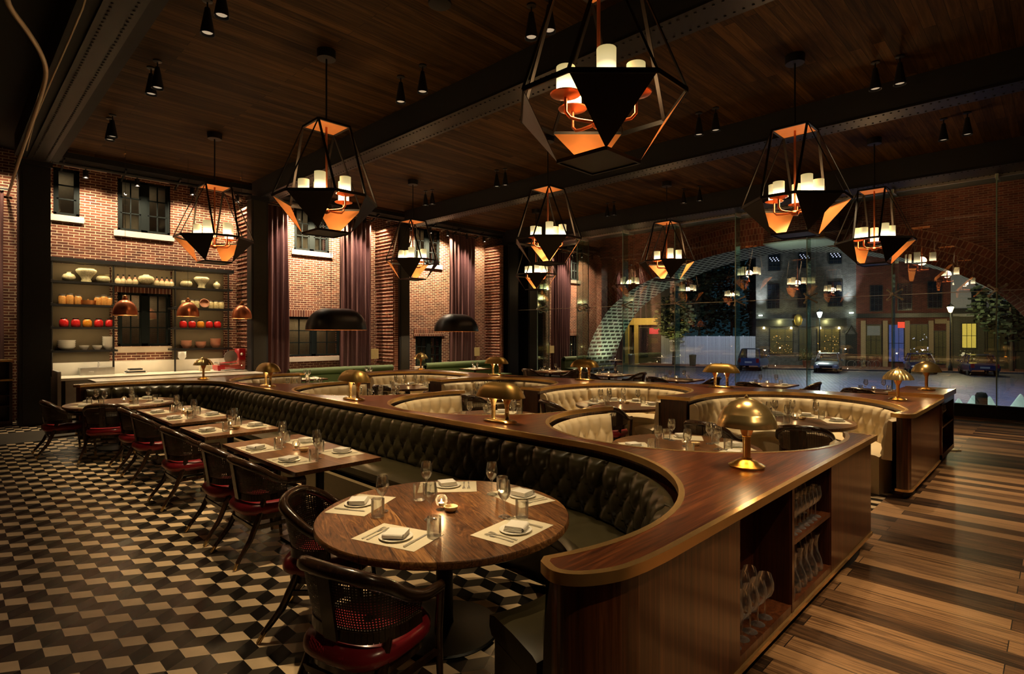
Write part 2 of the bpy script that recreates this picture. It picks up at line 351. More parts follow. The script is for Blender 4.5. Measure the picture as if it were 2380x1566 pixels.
def area(loc, tgt, power, sx, sy, col=(1.0, 0.72, 0.42)):
    l = bpy.data.lights.new('area_light', 'AREA'); l.energy = power; l.shape = 'RECTANGLE'; l.size = sx; l.size_y = sy; l.color = col
    o = bpy.data.objects.new('area_light', l); COL.objects.link(o); o.location = loc
    import mathutils
    o.rotation_euler = mathutils.Vector(nrm(sub(tgt, loc))).to_track_quat('-Z', 'Y').to_euler(); return o
def catmull(pts, k=8, closed=False):
    out = []; n = len(pts)
    for i in range(n if closed else n-1):
        p0 = pts[(i-1)%n] if (closed or i) else pts[i]; p1 = pts[i]; p2 = pts[(i+1)%n]; p3 = pts[(i+2)%n] if (closed or i+2 < n) else pts[(i+1)%n]
        for j in range(k):
            t = j/k; out.append(tuple(0.5*((2*p1[a])+(-p0[a]+p2[a])*t+(2*p0[a]-5*p1[a]+4*p2[a]-p3[a])*t*t+(-p0[a]+3*p1[a]-3*p2[a]+p3[a])*t**3) for a in range(len(p1))))
    if not closed: out.append(tuple(pts[-1]))
    return out
def arc(c, r, a0, a1, n):
    return [(c[0]+r*cos(radians(a0+(a1-a0)*i/n)), c[1]+r*sin(radians(a0+(a1-a0)*i/n))) for i in range(n+1)]
def resample(pts, step):
    L = [0]
    for i in range(1, len(pts)): L.append(L[-1]+math.dist(pts[i], pts[i-1]))
    n = max(2, int(round(L[-1]/step))); out = []; j = 0
    for k in range(n+1):
        s = L[-1]*k/n
        while j < len(pts)-2 and L[j+1] < s: j += 1
        t = (s-L[j])/max(1e-9, L[j+1]-L[j]); out.append(tuple(pts[j][a]+(pts[j+1][a]-pts[j][a])*t for a in range(len(pts[0]))))
    return out
def normals(pts, side=1, closed=False):
    o = []; n = len(pts)
    for i in range(n):
        a = pts[i-1] if (i or closed) else pts[i]; b = pts[(i+1)%n] if (i < n-1 or closed) else pts[i]
        dx, dy = b[0]-a[0], b[1]-a[1]; l = hypot(dx, dy) or 1; o.append((-dy/l*side, dx/l*side))
    return o
def offpoly(poly, d):                              # closed polygon offset with mitre, d>0 outward for CCW
    n = len(poly); out = []
    for i in range(n):
        p = poly[i]; a = poly[i-1]; b = poly[(i+1)%n]
        def nn(q, r):
            dx, dy = r[0]-q[0], r[1]-q[1]; l = hypot(dx, dy) or 1; return (dy/l, -dx/l)
        n1 = nn(a, p); n2 = nn(p, b); mx, my = n1[0]+n2[0], n1[1]+n2[1]; l2 = mx*mx+my*my
        k = 2/l2 if l2 > 0.5 else 2.2; out.append((p[0]+mx*d*k, p[1]+my*d*k))
    return out
# ================================================================== room shell
ZC = 6.0; YW = 16.4; XG = 16.5
def struct(name, g, m, parent=None, smooth=None, loc=None):
    o = g.build(name, m, parent, smooth, loc)
    if not parent: o['kind'] = 'structure'
    return o
# tumbling-block marble floor: every rhombus is a face
g = G(); a = 0.133; c30 = cos(radians(30))
e0 = (0, a); e1 = (c30*a, -0.5*a); e2 = (c30*a, 0.5*a)
ox, oy = 1.115, 4.0
def inroom(x, y): return -3.2 < x < 10.4 and 1.0 < y < 16.6 and not (x > 2.2 and y > 15.2) and x < 10.4 and (x-y) < 9.4
T1 = (2*c30*a, 0); T2 = (c30*a, 1.5*a)
for i in range(-90, 110):
    for j in range(-30, 80):
        x = ox+T1[0]*i+T2[0]*j; y = oy+T1[1]*i+T2[1]*j
        if not inroom(x, y): continue
        # (x, y) = upper-left corner of the cream rhombus
        g.cur = 0; g.add([(x, y, 0), (x, y-a, 0), (x+e1[0], y-a+e1[1], 0), (x+e1[0], y+e1[1], 0)], [(0, 1, 2, 3)])
        g.cur = 1; g.add([(x, y, 0), (x+e1[0], y+e1[1], 0), (x+e1[0]+e2[0], y+e1[1]+e2[1], 0), (x+e2[0], y+e2[1], 0)], [(0, 1, 2, 3)])
        g.cur = 2; g.add([(x+e1[0], y+e1[1], 0), (x+e1[0], y+e1[1]-a, 0), (x+e1[0]+e2[0], y+e1[1]+e2[1]-a, 0), (x+e1[0]+e2[0], y+e1[1]+e2[1], 0)], [(0, 1, 2, 3)])
g.cur = 2; g.box(-4.0, XG, -4.0, YW, -0.12, -0.004)
fl = struct('floor', g, [marble_c, marble_g, marble_b])
g = G(); g.box(2.0, XG, -8.0, 1.195, -0.1, 0.004); g.box(1.9, 5.86, 1.195, 1.42, -0.1, 0.004); g.box(7.8, 10, 1.195, 1.42, -0.1, 0.004); g.box(5.86, 7.8, 1.195, 1.45, -0.1, 0.004); g.box(10.0, XG, 1.195, 15.0, -0.1, 0.004); g.box(-4, 2.0, -8, 1.0, -0.1, 0.003)
fw = g.build('plank_floor', floorwood, fl)
g = G(); g.box(-4.0, 2.05, 12.95, 14.35, -0.05, 0.004); g.build('border_strip', darkfloor, fl)
# ceiling boards between the beams
g = G(); g.box(1.25, 16.7, -8, 15.75, ZC, ZC+0.06)
ce = struct('ceiling', g, ceilwood)
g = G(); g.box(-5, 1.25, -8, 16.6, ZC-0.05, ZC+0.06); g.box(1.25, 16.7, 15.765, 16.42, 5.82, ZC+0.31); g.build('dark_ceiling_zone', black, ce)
g = G(); g.box(1.95, 16.3, 15.72, 15.76, ZC-0.06, ZC+0.02); g.build('ceiling_edge_lip', ceilwood, ce)
P('dark_flange_steel', (0.011, 0.0095, 0.007), 0.5, 0.5, noise=(3, 0.5))
def beam(x0, x1, y0, y1, z0, lab, extra=None):
    e_ = extra or (x0, x1); g = G(); g.box(e_[0], e_[1], y0, y1, z0+0.03, ZC-0.002)
    t = thing('steel_beam', lab, 'beam', (0, 0, 0)); g.build('web', black, t)
    g = G(); g.box(x0-0.03, x1+0.03, y0, y1, z0, z0+0.03)
    y = max(y0, 0.3)
    while y < y1-0.1:
        for xx in (x0+0.05, x1-0.05):
            g.lathe([(0.017, 0), (0.013, -0.011), (0, -0.015)], (xx, y, z0), 6)
        y += 0.105
    g.build('riveted_flange', steelgr if extra else MATS['dark_flange_steel'], t); return t
beam(1.24, 1.54, -4, 15.1, 5.485, extra=(1.02, 1.72), lab= 'riveted steel beam at the far left of the ceiling, its grey underside lit')
beam(5.86, 6.26, -4, 15.6, 5.50, 'black riveted steel beam left of the largest chandelier, carried by the second column')
beam(10.78, 11.18, -4, 15.6, 5.50, 'black riveted steel beam right of the largest chandelier')
beam(15.66, 16.5, -4, 15.9, 5.46, 'black steel beam over the head of the glass wall')
def column(x0, x1, y0, y1, z1, lab, m2=steelblk):
    t = thing('steel_column', lab, 'column', ((x0+x1)/2, (y0+y1)/2, 0)); cx, cy = (x0+x1)/2, (y0+y1)/2; hx, hy = (x1-x0)/2, (y1-y0)/2
    g = G(); g.box(-hx, hx, -hy, hy, 0.0, z1); g.build('shaft', steelblk, t)
    g = G(); g.box(-hx-0.03, hx+0.03, -hy-0.03, hy+0.03, z1-0.1, z1-0.0); g.build('capital_plate', steelblk, t)
    g = G(); g.box(-hx+0.05, hx-0.05, -hy-0.012, -hy+0.0, 0.02, z1-0.12); g.build('face_plate', m2, t)
    return t
column(1.10, 1.60, 15.20, 15.72, 5.5, 'black steel column at far left between the brick strip and the kitchen shelves')
column(5.62, 6.05, 15.00, 15.3, 5.5, 'wide black steel column right of the kitchen shelves beside the first curtain', steelgrn)
column(10.45, 10.84, 15.40, 15.74, 5.5, 'black steel column in front of the back wall, in the middle of the picture', steelgrn)
column(15.62, 16.2, 15.55, 16.1, 5.5, 'dark steel column in the far corner where brick wall meets glass wall', iron)
# back brick wall with window openings (Y = 16.4)
ops = [(1.77, 2.25, 4.64, 5.71), (2.99, 4.12, 4.44, 5.70), (2.99, 4.135, 1.60, 2.92), (7.38, 8.52, 4.44, 5.7), (7.12, 8.90, 1.22, 2.42),
       (11.75, 12.9, 4.44, 5.7), (11.8, 13.0, 0.75, 1.82)]
def wall_with(x0, x1, z0, z1, ops, y0, y1, name, m):
    xs = sorted(set([x0, x1]+[o[0] for o in ops]+[o[1] for o in ops])); g = G()
    for i in range(len(xs)-1):
        xa, xb = xs[i], xs[i+1]; zs = [(z0, z1)]
        for o in ops:
            if o[0] <= xa+1e-6 and o[1] >= xb-1e-6:
                nz = []
                for p, q in zs:
                    if o[2] > p and o[3] < q: nz += [(p, o[2]), (o[3], q)]
                    else: nz.append((p, q))
                zs = nz
        for p, q in zs: g.box(xa, xb, y0, y1, p, q)
    return struct(name, g, m)
wb = wall_with(-4, 24, -1.0, 6.3, ops, YW, YW+0.35, 'wall_back', brick_w)
g = G(); g.box(-4, 17, 17.2, 17.3, 0, 6.3); g.build('room_beyond', P('dim_room_beyond', (0.25, 0.19, 0.12), 0.9), wb)
# soldier courses over the lower windows
for x0, x1, z in ((2.99, 4.135, 2.92), (7.12, 8.9, 2.42), (11.8, 13.0, 1.82)):
    g = G(); g.box(x0-0.08, x1+0.08, YW-0.015, YW+0.02, z, z+0.25); g.build('soldier_course', brick_sol, wb)
def bwin(n, o, two=True, rows=3, sill=True):
    x0, x1, z0, z1 = o; g = G(); f = 0.06; y0, y1 = YW+0.03, YW+0.1
    g.box(x0, x1, y0, y1, z0, z0+f); g.box(x0, x1, y0, y1, z1-f, z1); g.box(x0, x0+f, y0, y1, z0, z1); g.box(x1-f, x1, y0, y1, z0, z1)
    if two: xm = (x0+x1)/2; g.box(xm-0.07, xm+0.07, y0, y1, z0, z1)
    w = struct('window_%d' % n, g, dkgreen)
    g = G(); sash = [(x0+f, (x0+x1)/2-0.07), ((x0+x1)/2+0.07, x1-f)] if two else [(x0+f, x1-f)]
    for a_, b_ in sash:
        g.box(a_, a_+0.04, y0+0.01, y1-0.02, z0+f, z1-f); g.box(b_-0.04, b_, y0+0.01, y1-0.02, z0+f, z1-f)
        m_ = (a_+b_)/2
        if two: g.box(m_-0.012, m_+0.012, y0+0.01, y1-0.02, z0+f, z1-f)
        for k in range(1, rows):
            z = z0+f+(z1-z0-2*f)*k/rows; g.box(a_, b_, y0+0.01, y1-0.02, z-0.014, z+0.014)
    g.build('muntins', dkgreen, w)
    g = G(); g.add([(x0+f, y1-0.03, z0+f), (x1-f, y1-0.03, z0+f), (x1-f, y1-0.03, z1-f), (x0+f, y1-0.03, z1-f)], [(0, 1, 2, 3)]); g.build('pane', pane_d, w)
    if sill:
        g = G(); g.box(x0-0.08, x1+0.08, YW-0.05, YW+0.12, z0-0.15, z0-0.01); g.build('window_sill', stone, w)
    return w
for i, o in enumerate(ops): bwin(i+2, o, two=(i != 0), rows=3)
# striated brick returns beside the columns
def louver(x, y0, y1, n, lab):
    g = G(); g.box(x-0.02, x+0.1, y0, y1, 0, 5.35); w = struct(n, g, brick_s)
    g = G(); z = 1.0
    while z < 5.3: g.box(x-0.075, x-0.02, y0+0.02, y1-0.02, z, z+0.05); z += 0.112
    g.build('projecting_courses', brick_s, w)
louver(5.80, 15.32, YW, 'wall_return_1', ''); louver(10.22, 15.3, YW, 'wall_return_2', ''); louver(15.2, 15.5, YW, 'wall_return_3', '')
# left side wall (dark, out of frame mostly)
g = G(); g.box(-4.1, -4, -8, 16.4, 0, 6.3); struct('wall_left', g, brick_s)
g = G(); g.box(-4.1, XG, -8.2, -8, 0, 6.3); struct('wall_front', g, brick_w)
# glass wall X = 16.5
ys = [-4.76, -2.84, -0.92, 1.01, 2.93, 4.84, 6.76, 8.68, 10.6, 12.55, 14.48, 16.35]
g = G(); g.box(XG-0.06, XG+0.16, -6, YW, -0.05, 0.27); g.box(XG-0.1, XG+0.06, -6, YW, 0.27, 0.30)
w1 = struct('window_1', g, black)
g = G(); g.box(XG-0.03, XG+0.03, -6, YW, 5.40, 5.5); g.build('head_channel', inox, w1)
for i in range(len(ys)-1):
    for z0, z1 in ((0.30, 2.86), (2.875, 5.41)):
        g = G(); g.add([(XG, ys[i]+0.008, z0), (XG, ys[i+1]-0.008, z0), (XG, ys[i+1]-0.008, z1), (XG, ys[i]+0.008, z1)], [(0, 1, 2, 3)]); g.build('glass_pane', pane_g, w1)
for y in ys[1:-1]:
    g = G(); g.box(XG-0.34, XG-0.02, y-0.009, y+0.009, 0.30, 5.40); fn = g.build('glass_fin', fin_g, w1)
    g = G(); g.box(XG-0.352, XG-0.34, y-0.011, y+0.011, 0.30, 5.40); g.build('polished_edge', finedge, fn)
    g = G()
    for dy, dz in ((1, 1), (1, -1), (-1, 1), (-1, -1)):
        g.tube([(XG-0.34, y, 2.87), (XG-0.05, y+dy*0.15, 2.87+dz*0.12)], 0.018, 6); g.sphere((XG-0.05, y+dy*0.15, 2.87+dz*0.12), 0.034, 8)
    g.sphere((XG-0.35, y, 2.87), 0.045, 8); g.build('spider_fitting', fitting, w1, smooth=40)
    g = G(); g.box(XG-0.3, XG-0.0, y-0.03, y+0.03, 5.33, 5.42); g.build('fin_clamp', fitting, w1)
g = G(); g.box(XG-0.006, XG+0.006, -6, YW, 2.862, 2.874); g.build('horizontal_joint', fitting, w1)
# service structure between the ceiling edge and the wall
g = G()
g.tube([(1.7, 15.95, 5.72), (15.5, 15.95, 5.72)], 0.045, 8)
x = 1.9
while x < 15.4:
    g.bar((x, 15.8, 5.79), (x, 16.3, 5.62), 0.03, 0.05); g.bar((x, 15.95, 5.72), (x, 15.95, 5.80), 0.03, 0.03); x += 1.15
bds = [(1.95, 2.75), (3.05, 4.05), (4.9, 5.7), (7.1, 8.4), (11.4, 12.6), (13.2, 14.4)]
t = tag(g.build('lighting_truss', steelblk), 'black pipe and bracket truss above the brick wall', 'truss')
for a_, b_ in bds: g = G(); g.box(a_, b_, 16.12, 16.3, 5.74, 5.81); g.build('pale_soffit_board', stone, t)  # pale tone on the tan boards includes the white light on them
x = 6.9
while x < 15.2:
    g = G(); g.bar((x, 16.0, 5.62), (x+0.4, 16.2, 5.80), 0.05, 0.05); x += 1.15; g.build('painted_lit_brace', stone, t)  # pale colour stands in for white light falling on the braces
g = G(); g.bar((5.0, 16.0, 5.80), (5.75, 16.0, 5.55), 0.06, 0.06); g.build('painted_lit_brace', stone, t)
for i, x in enumerate([2.3, 3.3, 4.5, 5.6, 7.0, 7.9, 8.6, 9.5, 11.3, 12.1, 12.9, 13.8, 14.7]):
    r = thing('track_spotlight', 'small black spotlight on the truss over the brick wall', 'spotlight', (x, 15.95, 5.55), 0, 'truss spotlights above the brick wall')
    g = G(); g.lathe([(0.0, 0.1), (0.05, 0.1), (0.055, -0.06), (0.06, -0.09)], seg=12); g.tube([(0, 0, 0.1), (0, 0, 0.17)], 0.012, 6); g.build('lamp_can', steelblk, r, smooth=40)
    g = G(); g.lathe([(0, -0.07), (0.052, -0.075)], seg=12); g.build('lens', spotglass, r)
# curtains
def curtain(x0, x1, y, lab, z1=5.55):
    g = G(); n = int((x1-x0)*36); rows = []
    for k in range(n+1):
        x = x0+(x1-x0)*k/n; ph = (x-x0)/0.155*2*pi
        rows.append([(x+0.012*sin(ph*0.5+z), y+0.055*sin(ph+0.35*sin(z*0.9+x*3))+0.02*sin(ph*0.37+z), z) for z in [0.03, 0.9, 1.8, 2.7, 3.6, 4.5, z1]])
    g.grid(rows); t = thing('curtain', lab, 'curtain'); g.build('cloth', curtain_m, t, smooth=180)
    g = G(); g.tube([(x0-0.1, y, z1+0.03), (x1+0.1, y, z1+0.03)], 0.018, 8); g.build('curtain_rod', steelblk, t)
curtain(6.40, 7.04, 15.95, 'plum curtain hanging right beside the wide black column')
curtain(8.62, 9.75, 15.95, 'wide plum curtain right of the long window behind the black pendant')
curtain(12.98, 14.25, 15.95, 'plum curtain furthest right along the brick wall')
curtain(0.25, 0.93, 16.25, 'plum curtain at the left edge of the picture', 5.0)
# ================================================================== bridge, arch, street
ZG = -0.99
XB = 20.0
offs = [(7.6, ZG), (7.62, -0.1), (7.6, 0.4), (7.5, 0.95), (7.25, 1.6), (6.95, 2.13), (6.3, 2.97), (5.3, 3.66), (4.3, 4.1), (2.7, 4.6), (1.2, 4.87), (0, 4.96)]
YC = 7.5
prof = [(YC+o, z) for o, z in offs]+[(YC-o, z) for o, z in offs[-2::-1]]
prof = resample(catmull(prof, 6), 0.3)
g = G()
for (ya, za), (yb, zb) in zip(prof[:-1], prof[1:]):
    g.add([(XB, ya, za), (XB, yb, zb), (XB, yb, 6.4), (XB, ya, 6.4)], [(0, 1, 2, 3)])
g.add([(XB, YC+7.6, ZG), (XB, YC+7.62, 6.4), (XB, 17, 6.4), (XB, 17, ZG)], [(0, 1, 2, 3)])
g.add([(XB, YC-7.6, ZG), (XB, YC-7.62, 6.4), (XB, -14, 6.4), (XB, -14, ZG)], [(0, 1, 2, 3)])
g.box(XB+2.3, XB+2.6, -14, YC-7.62, ZG, 6.4); g.box(XB+0.02, XB+2.6, YC+7.64, 17, ZG, 6.4)
wr = struct('wall_bridge', g, brick_b)
g = G(); g.uv = []; rows = []; s = 0
for i, (y, z) in enumerate(prof):
    if i: s += math.dist(prof[i], prof[i-1])
    rows.append([(XB, y, z), (XB+0.8, y, z), (XB+1.6, y, z), (XB+2.3, y, z)]); g.uv += [(0, s), (0.8, s), (1.6, s), (2.3, s)]
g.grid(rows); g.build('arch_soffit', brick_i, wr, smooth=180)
g = G(); g.uv = []; rows = []; s = 0; nn = normals(prof, 1)
for i, (y, z) in enumerate(prof):
    if i: s += math.dist(prof[i], prof[i-1])
    ny, nz = nn[i]
    if nz < 0: ny, nz = -ny, -nz
    if z < 0.5: nz = 0
    oy_ = 1.0 if y > YC else -1.0
    if z < 1.0: ny = oy_
    rows.append([(XB-0.02, y, z), (XB-0.02, y+ny*0.9, z+nz*0.9)]); g.uv += [(s, 0), (s, 0.9)]
g.grid(rows); g.build('voussoir_ring', brick_vo, wr)
g = G(); g.box(XG+0.1, XB+2.6, -14, 17, 6.0, 6.3); tag(g.build('bridge_soffit', P('mossy_concrete', (0.10, 0.11, 0.075), 0.9, noise=(2, 0.4))), kind='structure')
bpy.data.objects['bridge_soffit'].name = 'ceiling_outside'
g = G(); g.box(XG+0.17, 130, -80, 120, -1.5, ZG)
cob = brick('street_cobbles', (0.26, 0.265, 0.30), (0.12, 0.125, 0.15), (0.012, 0.012, 0.014), 'xy', w=0.3, h=0.15, ms=0.03, rough=0.5, bump=1.0, rotz=radians(-65))
struct('ground_street', g, cob)
g = G(); g.box(18.3, XB-0.02, 5.0, 6.75, 4.78, 6.0); bx = g.build('projecting_brick_box', brick_b, wr)
g = G(); g.box(18.28, XB-0.02, 4.98, 6.77, 4.74, 4.78); g.build('pale_underside', P('pale_painted_soffit', (0.5, 0.52, 0.42), 0.8), bx)
# street frame : D runs to the right along the kerb, N away from us
DX, DY = 0.424, -0.906; NX, NY = 0.906, 0.424; PX, PY = 46.4, 19.8; ZG = -0.99; RZ = atan2(DY, DX)
def st(s, n): return (PX+DX*s+NX*n, PY+DY*s+NY*n)
def s_at(u, n):                        # distance along the kerb line (offset n) seen at column u
    a_ = (u-CX)/F; dx, dy = a_*SA+KA, -a_*KA+SA; qx, qy = PX+NX*n, PY+NY*n
    det = dx*(-DY)-dy*(-DX); t = (qx*(-DY)-qy*(-DX))/det; s = (dx*qy-dy*qx)/det; return s, t
def zz(v, t): return CH-(v-CY)*t/F
g = G(); g.add([], [])
g.box(-32, 40, 0, 22, ZG-0.3, ZG+0.09); sw = g.build('sidewalk', brick('sidewalk_brick', (0.22, 0.085, 0.055), (0.12, 0.05, 0.035), (0.09, 0.06, 0.045), 'xy', w=0.2, h=0.1, ms=0.012, bump=0.2), loc=(PX, PY, 0), rz=RZ); tag(sw, kind='structure'); sw.name = 'trim_sidewalk'
g = G(); g.box(-32, 40, -0.2, 0, ZG-0.3, ZG+0.12); kb = g.build('kerb', P('granite_kerb', (0.16, 0.15, 0.14), 0.7), loc=(PX, PY, 0), rz=RZ); tag(kb, kind='structure'); kb.name = 'trim_kerb'
NF = 5.4
def local_s(u, n=NF): return s_at(u, n)[0]
def zf(u, v, n=NF): return zz(v, s_at(u, n)[1])
# buildings in street frame: local x = s, local y = n
fac_g = brick('grey_painted_brick', (0.12, 0.118, 0.105), (0.06, 0.058, 0.055), (0.16, 0.16, 0.15), 'xz', w=0.24, h=0.085, bump=0.5)
fac_r = brick('street_red_brick', (0.17, 0.045, 0.03), (0.10, 0.03, 0.02), (0.10, 0.07, 0.055), 'xz', w=0.24, h=0.085, bump=0.5)
fac_w = P('pale_stucco', (0.42, 0.42, 0.42), 0.8); trimdk = P('black_shop_joinery', (0.02, 0.022, 0.02), 0.4); trimtan = P('tan_pilaster', (0.30, 0.21, 0.11), 0.6)
litint = E('lit_shop_interior', (0.09, 0.07, 0.02), 0.03); litgreen = E('lit_yellow_window', (0.75, 0.58, 0.10), 0.28); litblue = E('blue_window_light', (0.05, 0.08, 0.30), 0.2)
litcool = E('cool_window_light', (0.6, 0.6, 0.8), 0.6); dimglow = E('dim_shop_window', (0.07, 0.06, 0.02), 0.04)
darkwin = P('dark_street_window', (0.012, 0.015, 0.022), 0.1, spec=0.6)
lampglow = E('street_lamp_glow', (1.0, 0.75, 0.3), 14); lampwhite = E('white_lamp_glow', (0.85, 1.0, 0.85), 14)
def bldg(label, u0, u1, z1, mat, wins, extra=None, name='row_house'):
    s0, s1 = local_s(u0), local_s(u1); t = thing(name, label, 'building', (PX, PY, 0), RZ)
    g = G(); g.box(s0, s1, NF, NF+9, ZG, z1); g.build('wall', mat, t)
    for (ua, ub, va, vb, kind) in wins:
        xa, xb = local_s(ua), local_s(ub); um = (ua+ub)/2; zt, zb = zf(um, va), zf(um, vb)
        g = G(); g.box(xa-0.07, xb+0.07, NF-0.05, NF+0.01, zb-0.07, zt+0.07)
        f = g.build('window', trimdk, t)
        g = G(); g.box(xa, xb, NF-0.065, NF-0.05, zb, zt); g.build('pane', {'d': darkwin, 'y': litgreen, 'b': litblue, 'i': litint, 'g': dimglow, 'c': darkwin}[kind[0]], f)
        g = G(); nr = 3 if kind[0] in 'dc' else 1
        for k in range(1, nr+1):
            z = zb+(zt-zb)*k/(nr+1); g.box(xa, xb, NF-0.08, NF-0.065, z-0.02, z+0.02)
        for k in (1, 2): x = xa+(xb-xa)*k/3; g.box(x-0.015, x+0.015, NF-0.08, NF-0.065, zb, zt)
        g.build('muntins', trimdk, f)
        if kind[0] == 'c':              # pendant chandelier glimpsed in the window
            g = G(); xm = (xa+xb)/2
            for q in range(9): g.sphere((xm+(q-4)*0.09*(xb-xa)/0.9, NF-0.09, zt-0.28-0.14*(q % 3)), 0.05, 6)
            g.build('bright_fixture', litcool, f)
        if kind == 'ii':
            g = G(); rr = random.Random(int(ua))
            for q in range(26): g.sphere((xa+rr.random()*(xb-xa), NF-0.075, zb+rr.random()*(zt-zb)*0.75), 0.02+0.025*rr.random(), 5)
            g.build('shop_display_lights', P('amber_display_light', (0.5, 0.25, 0.05), 0.5, emit=(0.9, 0.45, 0.1), es=0.5) if ua < 1990 else litcool, f)
        if kind == 'gp':
            g = G(); g.box(xa+0.1, xb-0.1, NF-0.09, NF-0.07, zt-0.9, zt-0.08); g.build('pale_poster', P('poster_paper', (0.22, 0.22, 0.21), 0.8), f)
    return t, s0, s1
b1, s0, s1 = bldg('grey painted brick town house with white lit facade across the street', 1757, 1990, 15, fac_g,
    [(1787, 1812, 592, 628, 'c'), (1857, 1883, 585, 622, 'c'), (1928, 1955, 582, 612, 'c'), (1785, 1811, 661, 716, 'd'), (1855, 1882, 656, 714, 'd'), (1925, 1957, 655, 711, 'd'),
     (1790, 1842, 765, 822, 'ii'), (1900, 1950, 765, 822, 'ii'), (1858, 1885, 765, 835, 'g')])
za = zf(1870, 742)
g = G(); g.box(s0, local_s(1965), NF-0.55, NF, za-0.08, za+0.08); g.box(s0, local_s(1965), NF-0.2, NF, zf(1870, 756)-0.1, za); g.build('shop_cornice', trimdk, b1)
g = G(); xa = local_s(1965); xb = local_s(1992)
g.prism([(xa, 0)]*1 + [(xa, 0)], 0, 0) if False else None
g.box(xa, xb, NF-0.02, NF-0.01, ZG, 1.9); g.tube([(xa, NF-0.02, 1.9), ((xa+xb)/2, NF-0.02, 2.6), (xb, NF-0.02, 1.9)], 0.08, 6); g.build('arched_doorway', trimdk, b1)
for u in (1767, 1830, 1897, 1941): 
    g = G(); x = local_s(u+8); g.lathe([(0, -0.1), (0.09, -0.1), (0.07, 0.08), (0, 0.1)], (x, NF-0.25, zf(u, 762)), 8); g.build('shop_front_light', lampglow, b1)
for u, v in ((1767, 733), (1977, 727)):
    g = G(); x = local_s(u); g.box(x-0.15, x+0.15, NF-0.35, NF-0.2, zf(u, v)-0.04, zf(u, v)+0.04); g.build('facade_floodlight', lampwhite, b1)
g = G(); x = local_s(1853); z = zf(1853, 742); g.tube([(x, NF, z+0.75), (x, NF-0.9, z+0.75)], 0.02, 6); g.lathe([(0.0, -0.6), (0.2, -0.5), (0.27, -0.1), (0.24, 0.25), (0.1, 0.42), (0, 0.45)], (x, NF-0.6, z), 12, 1.2, 0.25); g.build('hanging_gold_sign', P('gilded_sign', (0.55, 0.36, 0.08), 0.35, 0.7), b1, smooth=40)
b2, s0, s1 = bldg('red brick row house with tan pilasters and dark shopfront across the street', 1990, 2210, 14.5, fac_r,
    [(2024, 2050, 664, 722, 'd'), (2088, 2118, 660, 720, 'd'), (2158, 2188, 655, 715, 'd'), (2012, 2048, 755, 826, 'gp'), (2066, 2100, 755, 840, 'b'), (2116, 2156, 755, 826, 'ii'), (2172, 2200, 770, 845, 'g')])
g = G(); g.box(s0, s1, NF-0.4, NF, zf(2100, 738), zf(2100, 728)); g.build('shop_cornice', trimdk, b2)
for u in (2006, 2057, 2108, 2163, 2204):
    g = G(); x = local_s(u); g.box(x-0.17, x+0.17, NF-0.16, NF, ZG, zf(u, 745)); g.build('pilaster', trimtan, b2)
g = G(); xa, xb = local_s(2172), local_s(2200); g.box(xa, xb, NF-0.12, NF-0.05, zf(2186, 752), zf(2186, 741)); g.build('sign_board', trimtan, b2)
g = G(); xa, xb = local_s(2086), local_s(2102); g.box(xa, xb, NF-0.12, NF-0.05, zf(2092, 762), zf(2092, 748)); g.build('red_sign_panel', E('red_lit_sign', (0.8, 0.06, 0.03), 0.5), b2)
b3, s0, s1 = bldg('pale stucco house with olive shopfront and bright yellow window', 2210, 2470, 10.0, fac_w,
    [(2260, 2290, 672, 712, 'd'), (2236, 2268, 752, 808, 'y'), (2296, 2340, 755, 815, 'g'), (2348, 2400, 755, 815, 'g')])
olive = P('olive_shop_joinery', (0.075, 0.07, 0.045), 0.5)
g = G(); g.box(s0, s1, NF-0.045, NF-0.001, ZG, zf(2300, 735)); g.build('shopfront_cladding', olive, b3)
g = G(); g.box(s0, s1, NF-0.5, NF, zf(2300, 728), zf(2300, 716)); g.build('shop_cornice', trimdk, b3)
for u in (2222, 2280, 2350):
    g = G(); x = local_s(u); g.box(x-0.2, x+0.2, NF-0.14, NF-0.04, ZG, zf(u, 735)); g.build('pilaster', olive, b3)
# lit portico building far left of the arch
b4 = thing('corner_shop', 'corner shop with yellow lit portico seen through the left of the arch', 'building', (PX, PY, 0), RZ)
n4 = 3.8; xa, xb = s_at(1452, n4)[0], s_at(1545, n4)[0]; 
g = G(); g.box(xa-2.0, xb+0.4, n4+0.6, n4+6, ZG, 10); g.build('wall', P('dark_shop_wall', (0.06, 0.045, 0.03), 0.7), b4)
yl = P('yellow_painted_portico', (0.55, 0.36, 0.08), 0.6)
zt = zz(742, s_at(1500, n4)[1]); zb_ = zz(755, s_at(1500, n4)[1])
g = G(); g.box(xa, xb, n4-0.2, n4+0.6, zb_, zt); g.box(xa, xb, n4-0.3, n4+0.6, zt, zt+0.12); g.build('portico_beam', yl, b4)
for u in (1458, 1479): g = G(); x = s_at(u, n4)[0]; g.box(x-0.2, x+0.2, n4-0.15, n4+0.1, ZG, zb_); g.build('portico_post', yl, b4)
for ua, ub, va, vb, m_ in ((1468, 1478, 765, 815, darkwin), (1486, 1505, 762, 830, darkwin), (1508, 1532, 762, 776, E('glowing_red_awning', (0.55, 0.03, 0.04), 0.5)), (1511, 1528, 786, 798, litint)):  # the red awning is no lamp but is given a glow
    g = G(); g.box(s_at(ua, n4)[0], s_at(ub, n4)[0], n4+0.5, n4+0.59, zz(vb, s_at(ua, n4)[1]), zz(va, s_at(ua, n4)[1])); g.build('shop_window', m_, b4)
